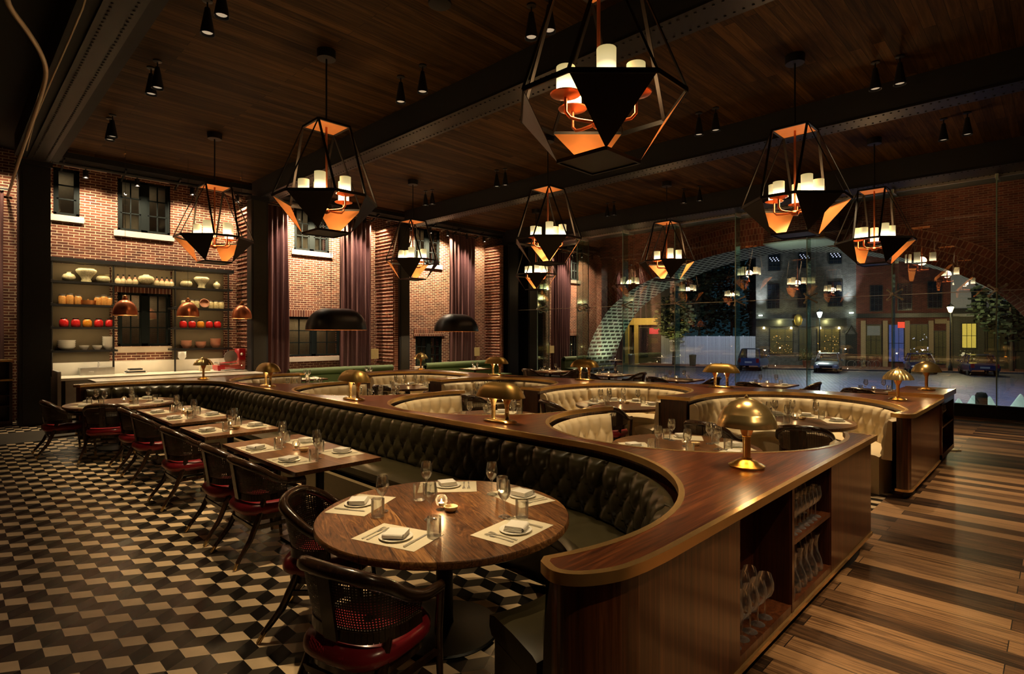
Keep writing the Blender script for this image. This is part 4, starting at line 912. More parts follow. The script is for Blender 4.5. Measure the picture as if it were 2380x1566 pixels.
g = G(); g.add([(5.05, 15.22, 0.952), (5.58, 15.22, 0.952), (5.58, 15.22, 1.22), (5.05, 15.22, 1.22)], [(0, 1, 2, 3)]); g.box(5.05, 5.58, 15.215, 15.225, 1.215, 1.225); tag(g.build('glass_screen', pane_g), 'glass sneeze screen at the right end of the kitchen counter', 'screen')
g = G(); g.box(-0.12, 0.12, -0.06, 0.06, 0, 0.14); g.box(-0.05, 0.05, -0.07, -0.06, 0.04, 0.1); tag(g.build('card_reader_box', cream_p, loc=(4.72, 15.7, 0.951)), 'pale box beside the shell lamp on the kitchen counter', 'box')
t = thing('shelving_unit', 'black iron pipe shelving on the brick wall above the kitchen counter', 'shelves')
SZ = [1.53, 2.06, 2.575, 3.10, 3.56]
def shelf(x0, x1, z): g = G(); g.box(x0, x1, 15.98, 16.36, z-0.045, z); g.build('shelf', steelblk, t)
for z in SZ[:3]: shelf(1.62, 2.92, z); shelf(4.05, 5.5, z)
shelf(1.62, 5.5, SZ[3]); g = G(); g.box(1.6, 5.52, 15.94, 16.38, SZ[4]-0.03, SZ[4]+0.06); g.build('top_shelf', steelblk, t)
for x in (1.70, 2.84, 4.13, 5.40):
    for y in (16.02,):
        g = G(); g.tube([(x, y, 0.95), (x, y, SZ[4])], 0.021, 8)
        for z in SZ[:4]: g.lathe([(0.021, 0), (0.045, 0), (0.045, 0.012), (0.021, 0.02)], (x, y, z), 10)
        g.build('pipe_post', steelgr, t, smooth=40)
g = G(); g.box(1.72, 2.82, 16.345, 16.36, 1.24, SZ[4]-0.04); g.box(4.15, 5.38, 16.345, 16.36, 1.24, SZ[4]-0.04); g.box(2.86, 4.11, 16.345, 16.36, SZ[3], SZ[4]-0.04); g.build('plaster_back', plaster, t)
def onshelf(prof, name, lab, cat, x, z, m, seg=18, group=None, y=16.15, extra=None, scal=None, sx=1, sy=1):
    g = G(); g.lathe(prof, seg=seg, scal=scal, sx=sx, sy=sy); o = thing(name, lab, cat, (x, y, z+0.001), 0, group); g.build('body', m, o, smooth=50)
    if extra:
        for nm, pr, mm in extra: g = G(); g.lathe(pr, seg=seg); g.build(nm, mm, o, smooth=50)
    return o
gourd = [(0, 0), (0.07, 0), (0.12, 0.05), (0.13, 0.10), (0.10, 0.155), (0.045, 0.18), (0.035, 0.205), (0.05, 0.225)]
urn = [(0, 0), (0.10, 0), (0.10, 0.03), (0.085, 0.07), (0.13, 0.15), (0.19, 0.22), (0.205, 0.26), (0.19, 0.29), (0.15, 0.305), (0.16, 0.32)]
roundv = [(0, 0), (0.08, 0), (0.13, 0.05), (0.14, 0.1), (0.12, 0.15), (0.08, 0.17), (0.085, 0.185), (0.12, 0.20)]
onshelf(gourd, 'gourd_vase', 'small cream gourd vase at the left of the top shelf', 'vase', 2.02, SZ[3], cream_p)
onshelf(urn, 'patterned_urn', 'large cream patterned urn, left one on the top shelf', 'urn', 2.34, SZ[3], cream_p)
onshelf(roundv, 'round_vase', 'round cream vase right of the left urn on the top shelf', 'vase', 2.66, SZ[3], cream_p)
onshelf([(r*1.1, z*0.95) for r, z in [(0, 0), (0.07, 0), (0.12, 0.05), (0.155, 0.13), (0.16, 0.18), (0.13, 0.23), (0.06, 0.26), (0.05, 0.28)]], 'ginger_jar', 'cream ginger jar between two rows of bottles on the top shelf', 'jar', 3.53, SZ[3], cream_p)
onshelf(roundv, 'round_vase', 'round cream vase at the left of the right top shelf', 'vase', 4.42, SZ[3], cream_p)
onshelf([(r*0.9, z*0.95) for r, z in urn], 'patterned_urn', 'large cream patterned urn, right one on the top shelf', 'urn', 4.78, SZ[3], cream_p)
onshelf([(0, 0), (0.05, 0), (0.04, 0.02), (0.09, 0.09), (0.08, 0.14), (0.03, 0.18), (0.028, 0.21), (0.07, 0.25)], 'trumpet_vase', 'small trumpet vase at the right end of the top shelf', 'vase', 5.15, SZ[3], cream_p)
botp = [(0, 0), (0.055, 0), (0.068, 0.03), (0.068, 0.085), (0.045, 0.125), (0.02, 0.15), (0.018, 0.19), (0.0, 0.19)]
for k, x in enumerate((2.95, 3.06, 3.18, 3.30, 3.76, 3.87, 3.98, 4.08)):
    q = ['leftmost', 'second', 'third', 'rightmost'][k % 4]; onshelf(botp, 'cream_bottle', '%s cream bottle in the row %s the ginger jar on the top shelf' % (q, 'left of' if k < 4 else 'right of'), 'bottle', x, SZ[3], bottle_m, 12, 'cream bottles on the top shelf', extra=[('cork', [(0.02, 0.19), (0.021, 0.235), (0, 0.237)], steelgr), ('brown_neck_band', [(0.0475, 0.128), (0.0225, 0.153), (0.0205, 0.188)], clay)])
jarp = [(0, 0), (0.07, 0), (0.075, 0.02), (0.075, 0.16), (0.06, 0.185), (0.055, 0.195)]
lid = [(0.058, 0.19), (0.06, 0.225), (0, 0.23)]
for k, (x, s_) in enumerate(((1.90, 1), (2.04, 1.12), (2.19, 1.0), (2.56, 0.95), (2.68, 1.1), (2.79, 0.95))):
    lab = ['leftmost square amber jar left of the copper pan', 'tall amber jar, middle of three left of the copper pan', 'amber jar just left of the copper pan', 'amber jar just right of the copper pan', 'tall amber jar, middle of three right of the copper pan', 'amber jar at the right end beside the pipe post'][k]
    onshelf([(r*0.98, z*s_) for r, z in jarp], 'storage_jar', lab, 'jar', x, SZ[2], jar_o, 14, 'amber storage jars on the second shelf', extra=[('lid', [(r*0.98, z*s_) for r, z in lid], inox)])
onshelf([(0, 0), (0.13, 0), (0.15, 0.03), (0.155, 0.10), (0.16, 0.105), (0.0, 0.115)], 'copper_pan', 'round copper pan with lid between the amber jars', 'pan', 2.375, SZ[2], copper, extra=[('lid_knob', [(0.02, 0.115), (0.02, 0.14), (0, 0.145)], brass)])
for k, (x, s_) in enumerate(((4.37, 1.0), (4.53, 1.0), (4.66, 0.98), (4.99, 0.95), (5.13, 0.95), (5.26, 0.93))):
    lab = ['leftmost pale storage jar above the copper dome pendant', 'middle pale storage jar left of the tilted pot', 'pale storage jar beside the tilted pot on its left', 'pale storage jar beside the tilted pot on its right', 'second pale storage jar right of the tilted pot', 'rightmost pale storage jar on the right shelf'][k]
    onshelf([(r, z*s_) for r, z in jarp], 'storage_jar', lab, 'jar', x, SZ[2], jar_w, 14, 'pale storage jars on the right shelf', extra=[('lid', [(r, z*s_) for r, z in lid], inox)])
g = G(); g.lathe([(0, 0), (0.07, 0.0), (0.11, 0.08), (0.12, 0.12), (0.105, 0.12), (0.09, 0.05), (0, 0.03)], seg=18); o = g.build('tilted_pot', clay, smooth=50, loc=(4.83, 16.19, SZ[2]+0.115)); o.rotation_euler = (radians(78), 0, 0); tag(o, 'clay pot lying on its side between the pale jars', 'pot')
pj = [(0, 0), (0.07, 0), (0.085, 0.02), (0.09, 0.06), (0.085, 0.14), (0.06, 0.17), (0.055, 0.18)]
for k, x in enumerate((1.95, 2.19, 2.42, 2.62, 2.80)[:5]):
    x = 1.93+0.215*k; yl_ = k == 2
    onshelf(pj, 'preserve_jar', ['leftmost red preserve jar on the left shelf', 'second red preserve jar on the left shelf', 'yellow preserve jar in the middle of the left shelf', 'fourth preserve jar, red, right of the left yellow one', 'rightmost red preserve jar on the left shelf'][k], 'jar', x, SZ[1], jar_y if yl_ else jar_r, 14, 'preserve jars on the left shelf', extra=[('lid', [(0.057, 0.175), (0.06, 0.2), (0, 0.205)], steelgr)])
    x = 4.35+0.205*k
    onshelf(pj, 'preserve_jar', ['leftmost red preserve jar on the right shelf', 'second red preserve jar on the right shelf', 'orange preserve jar in the middle of the right shelf', 'fourth preserve jar, red, right of the orange one', 'rightmost red preserve jar on the right shelf'][k], 'jar', x, SZ[1], jar_y if yl_ else jar_r, 14, 'preserve jars on the right shelf', extra=[('lid', [(0.057, 0.175), (0.06, 0.2), (0, 0.205)], steelgr)])
def bowls(n, r, h, x, z, m, lab):
    o = thing('bowl_stack' if n > 1 else 'bowl', lab, 'bowls' if n > 1 else 'bowl', (x, 16.15, z+0.001))
    for k in range(n): g = G(); g.lathe([(0, 0), (r*0.5, 0), (r*0.9, h*0.6), (r, h), (r*0.96, h), (r*0.5, h*0.25), (0, h*0.2)], (0, 0, k*h*0.42), 18); g.build('bowl', m, o, smooth=50)
bowls(4, 0.17, 0.10, 1.98, SZ[0], china, 'wide stack of white bowls at the left of the lowest shelf'); bowls(1, 0.10, 0.10, 2.30, SZ[0], china, 'single white bowl, left one of two on the lowest shelf')
bowls(1, 0.10, 0.10, 2.55, SZ[0], china, 'single white bowl beside the tall bowl stack'); bowls(6, 0.12, 0.10, 2.76, SZ[0], china, 'tall stack of white bowls right on the lowest left shelf')
bowls(3, 0.13, 0.11, 4.42, SZ[0], clay, 'left stack of pink clay bowls on the right lowest shelf'); bowls(2, 0.13, 0.12, 4.76, SZ[0], clay, 'middle pink clay bowls on the right lowest shelf'); bowls(4, 0.13, 0.11, 5.12, SZ[0], clay, 'right taller stack of pink clay bowls on the right lowest shelf')
bowls(4, 0.10, 0.09, 4.32, 1.24, china, 'small stack of white cups behind the counter pipe posts')
# host cabinet at far left
t = thing('glass_cabinet', 'dark wood cabinet with wine glasses at the left edge of the picture', 'cabinet', (0.62, 15.78, 0))
g = G(); g.box(-0.45, 0.4, -0.25, 0.25, 0.0, 0.1); g.box(-0.45, -0.4, -0.25, 0.25, 0.1, 1.55); g.box(0.35, 0.4, -0.25, 0.25, 0.1, 1.3); g.box(-0.45, 0.4, 0.2, 0.25, 0.1, 1.35); g.build('frame', walnut_dk, t)
g = G(); g.box(-0.45, 0.42, -0.28, 0.28, 0.93, 0.965); g.build('brass_counter_edge', brass_e, t)
for z in (0.4, 0.62): g = G(); g.box(-0.4, 0.35, -0.24, 0.2, z, z+0.02); g.build('shelf', walnut_dk, t)
g = G(); g.box(-0.45, 0.42, -0.27, 0.27, 1.33, 1.36); g.build('top_board', brass_e, t)
# ================================================================== chandeliers
RZc = radians(45)
def chand():
    t = thing('lantern_chandelier', '', 'chandelier', (0, 0, 0)); zr, zb, zt = 3.83, 3.36, 4.90
    E_ = [(cos(radians(45+90*k)), sin(radians(45+90*k))) for k in range(4)]
    ringp = []
    for k in range(4):
        e = E_[k]; f = E_[(k+1) % 4]
        ringp += [(e[0]*0.65-f[0]*0.33, e[1]*0.65-f[1]*0.33, zr), (e[0]*0.65+f[0]*0.33, e[1]*0.65+f[1]*0.33, zr)]
    tc = [(e[0]*0.34, e[1]*0.34, zt) for e in E_]; bc = [(e[0]*0.35, e[1]*0.35, zb) for e in E_]
    g = G()
    for i in range(8):
        a_, b_ = ringp[i], ringp[(i+1) % 8]; g.bar(a_, b_, 0.014, 0.04)
    g.build('middle_ring_frame', bronze, t)
    g = G()
    for k in range(4): g.bar(tc[k], tc[(k+1) % 4], 0.03, 0.03)
    g.build('top_square_frame', bronze, t)
    g = G()
    for k in range(4): g.bar(bc[k], bc[(k+1) % 4], 0.02, 0.03)
    g.build('bottom_square_frame', bronze, t)
    for k in range(4):
        g = G()
        for q in (0, 1): g.bar(tc[k], ringp[2*k+q], 0.034, 0.010)
        g.build('strap', bronze, t)
    for k in range(4):
        a_, b_, c_ = ringp[2*k], ringp[2*k+1], bc[k]; n = nrm(cross(sub(b_, a_), sub(c_, a_)))
        if n[0]*E_[k][0]+n[1]*E_[k][1] < 0: n = (-n[0], -n[1], -n[2])
        def sh(p, d): return (p[0]+n[0]*d, p[1]+n[1]*d, p[2]+n[2]*d)
        g = G(); g.add([sh(a_, 0.003), sh(b_, 0.003), sh(c_, 0.003), sh(a_, 0.0), sh(b_, 0.0), sh(c_, 0.0)], [(0, 1, 2), (5, 4, 3), (0, 3, 4, 1), (1, 4, 5, 2), (2, 5, 3, 0)]); pn = g.build('triangle_panel', bronze, t)
        g = G(); g.add([sh(a_, -0.002), sh(b_, -0.002), sh(c_, -0.002)], [(0, 1, 2)]); g.build('copper_lining', copper, pn)
    g = G(); g.prism([(p[0], p[1]) for p in tc], zt, zt+0.006); g.build('top_plate', bronze, t)
    g = G(); g.prism([(p[0]*0.95, p[1]*0.95) for p in tc], zt-0.006, zt-0.001); g.build('copper_top_lining', copper, t)
    g = G(); g.prism([(p[0], p[1]) for p in bc], zb-0.004, zb+0.004); g.build('bottom_plate', bronze, t)
    g = G(); g.lathe([(0, -0.12), (0.13, -0.12), (0.135, -0.02), (0.135, -0.001), (0, -0.001)], (0, 0, ZC), 20); g.build('ceiling_canopy', steelblk, t, smooth=40)
    g = G(); g.tube([(0, 0, ZC-0.12), (0, 0, zt)], 0.013, 8); g.build('hanging_rod', steelblk, t)
    g = G(); g.tube([(0, 0, zt), (0, 0, 3.70)], 0.016, 8); g.sphere((0, 0, 3.68), 0.06, 12, 0.7); g.build('copper_stem', copper_d, t, smooth=40)
    for k in range(5):
        an = radians(227+72*k); r = 0.31; zc = 3.86+[0.0, 0.02, -0.02, 0.02, 0][k]; hc = [0.30, 0.27, 0.33, 0.28, 0.25][k]; c, s = cos(an), sin(an)
        g = G(); g.tube([(0, 0, 3.69), (0.2*c, 0.2*s, 3.69), (0.27*c, 0.27*s, 3.70), (r*c, r*s, 3.74), (r*c, r*s, zc)], 0.014, 8); a1 = g.build('candle_arm', copper_d, t, smooth=60)
        g = G(); g.lathe([(0, 0.0), (0.05, 0.0), (0.125, 0.022), (0.13, 0.03), (0, 0.03)], (r*c, r*s, zc), 20); g.build('drip_dish', copper_d, a1, smooth=40)
        g = G(); g.lathe([(0.0, 0.031), (0.076, 0.031), (0.078, hc), (0.072, hc), (0.07, 0.06), (0, 0.05)], (r*c, r*s, zc), 20); g.build('candle_glass', candle_g, a1, smooth=40)
    return cache(t)
proto = chand(); CHX = (3.9, 8.8, 13.7); CHY = (2.8, 7.6, 12.35)
clab = {(0, 0): 'largest lantern chandelier at top centre, cut by the upper edge', (0, 1): 'large lantern chandelier upper left, before the first curtain', (0, 2): 'lantern chandelier in front of the brick wall over the kitchen shelves',
        (1, 0): 'large lantern chandelier at right, hanging before the arch', (1, 1): 'lantern chandelier hanging near the middle, directly above a smaller one', (1, 2): 'lantern chandelier before the dark column in the middle distance',
        (2, 0): 'rightmost lantern chandelier, before the glass wall', (2, 1): 'lantern chandelier before the left end of the brick arch', (2, 2): 'smallest lantern chandelier, seen just below another one'}
for i, x in enumerate(CHX):
    for j, y in enumerate(CHY):
        if (i, j) == (0, 0): o = proto; o.location = (x, y, 0); o['label'] = clab[(i, j)]; o['group'] = 'lantern chandeliers'
        else: o = dup(proto, (x, y, 0), 0, clab[(i, j)], 'lantern chandeliers')
        point((x, y, 3.95), 17, (1.0, 0.60, 0.27), 0.12)
# ------------------------------------------------------------------ ceiling cone spots
def cone():
    t = thing('ceiling_spotlight', '', 'spotlight')
    g = G(); g.lathe([(0, 0), (0.06, 0), (0.06, -0.02), (0.01, -0.03), (0.01, -0.10), (0, -0.10)], seg=12); g.build('mount', steelblk, t, smooth=40)
    g = G(); g.lathe([(0.0, -0.1), (0.03, -0.1), (0.075, -0.36), (0.085, -0.42), (0.08, -0.42), (0.07, -0.37), (0, -0.32)], seg=16); g.build('black_cone', steelblk, t, smooth=40)
    g = G(); g.lathe([(0.0, -0.39), (0.06, -0.395)], seg=14); g.build('lens', spotglass, t)
    return cache(t)
cp = cone()
sp = [(2.28, 7.48, 'left'), (2.27, 6.95, 'right'), (2.25, 9.99, 'left'), (2.26, 9.67, 'right'), (2.23, 12.9, 'left'), (2.23, 12.66, 'right'), (5.14, 4.71, 'left'), (5.18, 4.45, 'right'), (5.11, 7.5, 'left'), (5.13, 6.95, 'right'),
      (9.72, 10.08, 'left'), (9.78, 9.84, 'right'), (9.82, 4.79, 'left'), (9.82, 4.47, 'right'), (9.85, 2.0, 'left'), (9.9, 1.7, 'right'), (13.35, 1.6, 'left'), (13.28, 1.24, 'right'), (9.7, 13.0, 'left'), (9.75, 12.75, 'right'),
      (14.6, 10.15, 'left'), (14.6, 9.9, 'right'), (14.65, 7.6, 'left'), (14.7, 7.15, 'right')]
plc = ['nearest the top left beam corner', 'third along the left ceiling bay', 'farthest along the left ceiling bay', 'behind the largest chandelier', 'beside the left of the second beam', 'below the third beam near the middle chandelier', 'under the third beam, right of centre', 'under the third beam at the upper right', 'nearest the glass wall at the far right', 'farthest along the middle bay', 'small and far, left near the glass head', 'small and far, right near the glass head']
for k, (x, y, sd) in enumerate(sp):
    lab = '%s black cone of the ceiling spot pair %s' % (sd, plc[k//2])
    if k == 0: o = cp; o.location = (x, y, ZC-0.001); o['label'] = lab; o['group'] = 'paired black cone ceiling spotlights'
    else: dup(cp, (x, y, ZC-0.001), 0, lab, 'paired black cone ceiling spotlights')
# ------------------------------------------------------------------ brass table lamps
def lathe_part(name, prof, m, t, seg=32, c=(0, 0, 0), scal=None, sx=1, sy=1):
    g = G(); g.lathe(prof, c, seg, sx, sy, scal); return g.build(name, m, t, smooth=50)
def glow(t, x, y, z, p=1.6): point((x, y, z), p, (1.0, 0.66, 0.3), 0.03)
t = thing('mushroom_table_lamp', 'shiny brass mushroom lamp with ribbed dome on the front divider top', 'table lamp', (3.89, 1.55, TOPZ))
lathe_part('base', [(0, 0), (0.115, 0), (0.118, 0.012), (0.10, 0.022), (0.085, 0.024), (0.07, 0.04), (0.035, 0.052), (0.034, 0.065), (0, 0.065)], brass, t)
lathe_part('stem', [(0.026, 0.06), (0.026, 0.2), (0.030, 0.203), (0.030, 0.21), (0.026, 0.213), (0.034, 0.225), (0.042, 0.25), (0.052, 0.27), (0.058, 0.29)], brass, t)
lathe_part('dome_shade', [(0.004, 0.475), (0.05, 0.468), (0.10, 0.445), (0.145, 0.405), (0.165, 0.372), (0.168, 0.37), (0.171, 0.36), (0.174, 0.357), (0.177, 0.347), (0.18, 0.344), (0.183, 0.334), (0.186, 0.331), (0.192, 0.30), (0.198, 0.283), (0.192, 0.283), (0.18, 0.325), (0.14, 0.39), (0.09, 0.43), (0.0, 0.455)], brass, t, 48)
lathe_part('finial', [(0.012, 0.47), (0.014, 0.482), (0.006, 0.494), (0, 0.497)], brass, t, 12)
glow(t, 3.89, 1.55, TOPZ+0.35, 2.2)
def shell(label, x, y, s=1.0, m=brass):
    t = thing('shell_table_lamp', label, 'table lamp', (x, y, TOPZ))
    lathe_part('base', [(0, 0), (0.11*s, 0), (0.11*s, 0.012), (0.08*s, 0.03), (0.03*s, 0.045), (0, 0.045)], m, t)
    lathe_part('stem', [(0.022*s, 0.04), (0.022*s, 0.2*s), (0.04*s, 0.24*s), (0.055*s, 0.28*s)], m, t)
    lathe_part('scalloped_shade', [(0.0, 0.44*s), (0.06*s, 0.425*s), (0.12*s, 0.385*s), (0.165*s, 0.33*s), (0.185*s, 0.285*s), (0.178*s, 0.285*s), (0.15*s, 0.33*s), (0.0, 0.41*s)], m, t, 64, scal=lambda a_, f: 0.06*abs(sin(a_*8))-0.03)
    lathe_part('finial', [(0.012, 0.435*s), (0.012, 0.45*s), (0, 0.46*s)], m, t, 10); glow(t, x, y, TOPZ+0.3*s); return t
shell('brass shell lamp on the right cabinet end of the middle divider', 9.3, 1.62)
shell('brass shell lamp at the far left end of the long divider, before the kitchen', 3.72, 12.45)
shell('small brass shell lamp far back, left of centre near the green sofa', 8.62, 11.75)
t = thing('mushroom_table_lamp', 'brass dome lamp on the service station behind the shell lamp', 'table lamp', (10.75, 1.5, 1.031))
lathe_part('base', [(0, 0), (0.115, 0), (0.11, 0.015), (0.07, 0.03), (0.03, 0.045), (0, 0.045)], brass, t)
lathe_part('stem', [(0.022, 0.04), (0.022, 0.2), (0.04, 0.24), (0.05, 0.28)], brass, t)
lathe_part('dome_shade', [(0.004, 0.45), (0.07, 0.435), (0.14, 0.39), (0.18, 0.33), (0.2, 0.28), (0.19, 0.28), (0.13, 0.38), (0, 0.42)], brass, t, 40); glow(t, 10.75, 1.5, 1.33)
def double(label, x, y, rz, gcol=brass_d):
    t = thing('twin_stem_table_lamp', label, 'table lamp', (x, y, TOPZ), rz)
    # local x = long axis
    def stadium(hl, r, n=10): return [(hl+r*cos(a_), r*sin(a_)) for a_ in [pi*(-0.5+k/n) for k in range(n+1)]]+[(-hl-r*cos(a_), -r*sin(a_)) for a_ in [pi*(-0.5+k/n) for k in range(n+1)]]
    def loft(prof, name, m):
        g = G(); rows = [[(px_, py_, z) for px_, py_ in stadium(hl, r)] for hl, r, z in prof]
        for r in rows: r.append(r[0])
        g.grid(rows); g.add(rows[0][:-1], [tuple(range(len(rows[0])-1))]); g.add(rows[-1][:-1], [tuple(range(len(rows[0])-1))]); g.build(name, m, t, smooth=50)
    loft([(0.13, 0.085, 0.0), (0.13, 0.085, 0.012), (0.12, 0.07, 0.025), (0.11, 0.05, 0.03)], 'base', brass)
    for s_ in (-1, 1):
        lathe_part('stem', [(0.032, 0.028), (0.024, 0.035), (0.021, 0.16), (0.024, 0.165), (0.022, 0.175), (0.034, 0.21), (0.05, 0.245), (0.055, 0.27)], brass, t, 16, (s_*0.10, 0, 0))
    loft([(0.155, 0.138, 0.258), (0.16, 0.148, 0.262), (0.155, 0.142, 0.285), (0.145, 0.128, 0.325), (0.13, 0.10, 0.37), (0.115, 0.06, 0.40), (0.10, 0.012, 0.412)], 'oblong_shade', gcol)
    g = G(); g.sphere((0, 0, 0.415), 0.012, 8); g.build('finial', brass, t)
    c_, s2 = cos(rz), sin(rz); glow(t, x, y, TOPZ+0.235, 1.8); return t
double('large twin-stemmed brass lamp on the long divider, nearest of its row', 4.07, 4.17, radians(90))
double('twin-stemmed brass lamp on the long divider, second from the front', 4.03, 7.05, radians(90))
double('twin-stemmed brass lamp on the long divider, third, near the red slicer', 4.0, 9.92, radians(90))
double('twin-stemmed brass lamp on the middle divider beside the glass wall street view', 9.33, 4.15, radians(100))
double('twin-stemmed brass lamp on the middle divider before the base of the arch', 8.93, 6.75, radians(100))
double('twin-stemmed brass lamp on the middle divider near the dark corner column', 8.62, 8.95, radians(95))
# ------------------------------------------------------------------ pendants
def copper_pendant(label, x, y, z, r):
    t = thing('copper_dome_pendant', label, 'pendant lamp', (x, y, z), 0, 'copper dome pendants over the kitchen counter')
    pr = [(r*cos(pi*k/24), r*1.45*sin(pi*k/24)**0.9) for k in range(0, 12)]
    lathe_part('dome', [(0.02, r*1.66), (0.05, r*1.62), (0.06, r*1.47)]+pr[::-1]+[(p[0]*0.97, p[1]*0.96) for p in pr]+[(0, r*1.38)], copper_d, t, 36)
    lathe_part('rim', [(r*0.985, -0.008), (r*1.01, 0.0), (r*0.985, 0.008)], brass, t, 36)
    lathe_part('socket_cap', [(0.03, r*1.62), (0.03, r*1.8), (0.012, r*1.86), (0, r*1.86)], copper, t, 14)
    g = G(); g.tube([(0, 0, r*1.85), (0, 0, ZC-z)], 0.004, 6); g.build('cord', steelblk, t)
    g = G(); g.sphere((0, 0, r*0.35), 0.04, 10); g.build('bulb', bulb, t); point((x, y, z+0.05), 9, (1.0, 0.68, 0.36), 0.04)
for lab, u, vb, Y in (('left copper dome pendant before the brick wall kitchen window', 291, 732, 14.6), ('middle copper dome pendant before the right kitchen shelves', 437, 735, 14.6), ('right copper dome pendant beside the brick return', 562, 740, 14.7)):
    a_ = (u-CX)/F; tt = Y/(-a_*KA+SA); copper_pendant(lab, tt*(a_*SA+KA), Y, CH-(vb-CY)*tt/F, 0.235)
def oblong_pendant(label, x, y, z, L, R_, rz):
    t = thing('oblong_black_pendant', label, 'pendant lamp', (x, y, z), rz)
    prof = []; rows = []; n = 14; m_ = 12
    for j in range(m_+1):               # from rim to crown
        a_ = pi/2*j/m_; r = R_*max(0, cos(a_)); zz_ = R_*1.06*sin(a_); hl = L/2-R_
        row = [(hl+r*cos(b), r*sin(b), zz_) for b in [pi*(-0.5+k/n) for k in range(n+1)]]+[(-hl-r*cos(b), -r*sin(b), zz_) for b in [pi*(-0.5+k/n) for k in range(n+1)]]; row.append(row[0]); rows.append(row)
    g = G(); g.grid(rows); g.build('black_shade', P('black_shade_enamel', (0.01, 0.009, 0.008), 0.4, 0.3) if 'black_shade_enamel' not in MATS else MATS['black_shade_enamel'], t, smooth=50)
    g = G(); row2 = [(p[0]*0.985, p[1]*0.985, p[2]-0.012) for p in rows[0]]; g.grid([rows[0], [(p[0]*1.004, p[1]*1.004, -0.012) for p in rows[0]], row2]); g.build('copper_rim', copper, t)
    for s_ in (-1, 1): g = G(); g.tube([(s_*L*0.1, 0, R_*1.03), (s_*L*0.1, 0, ZC-z)], 0.006, 6); g.build('hanging_cable', steelblk, t)
    g = G(); g.box(-L*0.3, L*0.3, -0.03, 0.03, R_*0.3, R_*0.36); g.build('lamp_tube', bulb, t)
    area((x, y, z+0.06), (x, y, 0), 22, L*0.5, 0.1)
for lab, u, vb, Y, L in (('large oblong black pendant before the wide plum curtain', 783, 766, 13.6, 1.62), ('smaller oblong black pendant before the far right curtain', 1061, 770, 14.0, 1.55)):
    a_ = (u-CX)/F; tt = Y/(-a_*KA+SA); oblong_pendant(lab, tt*(a_*SA+KA), Y, CH-(vb-CY)*tt/F, L, 0.53, radians(0))
# square shaded wall lamps
for lab, u, v, Y in (('tan square shaded lamp on the brick beside the wide curtain', 868, 822, 16.0), ('tan square shaded lamp on the brick beside the far curtain', 1105, 817, 16.0)):
    a_ = (u-CX)/F; tt = Y/(-a_*KA+SA); x, z = tt*(a_*SA+KA), CH-(v-CY)*tt/F; t = thing('wall_lamp', lab, 'wall lamp', (x, Y, z))
    g = G(); g.prism([(-0.13, -0.1), (0.13, -0.1), (0.13, 0.1), (-0.13, 0.1)], -0.16, 0.16); g.build('shade', P('tan_lamp_shade', (0.36, 0.26, 0.1), 0.8, emit=(0.6, 0.36, 0.1), es=0.12) if 'tan_lamp_shade' not in MATS else MATS['tan_lamp_shade'], t)
    g = G(); g.tube([(0, 0, -0.16), (0, 0, -0.28), (0, YW-Y, -0.28)], 0.012, 6); g.build('bracket', brass_d, t)
# top-left: curved drape track and cable under the dark ceiling
def at(u, v, t_): a_ = (u-CX)/F; return (t_*(a_*SA+KA), t_*(-a_*KA+SA), CH-(v-CY)*t_/F)
zc_ = 4.9
pts = [at(u, v, (zc_-CH)*F/(CY-v)) for u, v in ((5, -60), (20, 10), (62, 70), (92, 118), (106, 160), (100, 205), (72, 290), (45, 370), (18, 455))]
g = G(); g.tube(catmull(pts, 4), 0.025, 8); tag(g.build('curved_ceiling_rail', P('grey_metal_rail', (0.5, 0.4, 0.26), 0.4, 0.3), smooth=60), 'curved grey metal rail in the dark top left corner', 'rail')
pts = [at(u, v, (zc_-CH)*F/(CY-v)) for u, v in ((215, -60), (192, 20), (160, 95), (118, 190), (80, 280), (62, 350))]
g = G(); g.tube(pts, 0.009, 6); tag(g.build('ceiling_cable', MATS['grey_metal_rail']), 'thin straight cable beside the curved rail at top left', 'cable')

for k, (u, v) in enumerate(((290, 357), (560, 413))):
    x, y = pix(u, v, ZC); g = G(); g.lathe([(0, 0), (0.035, 0), (0.03, -0.01), (0.008, -0.015), (0.008, -0.05), (0.022, -0.055), (0, -0.06)], seg=10); tag(g.build('sprinkler_head', brass, smooth=40, loc=(x, y, ZC-0.001)), ['brass sprinkler head on the ceiling edge above the small upper window', 'brass sprinkler head on the ceiling edge above the kitchen chandelier'][k], 'sprinkler')
x, y = pix(1022, 3, ZC); g = G(); g.lathe([(0, 0), (0.14, 0), (0.14, -0.04), (0.11, -0.06), (0, -0.06)], seg=20); tag(g.build('ceiling_speaker', black, smooth=40, loc=(x, y, ZC-0.001)), 'round black ceiling disc at the top edge left of the largest chandelier', 'speaker')
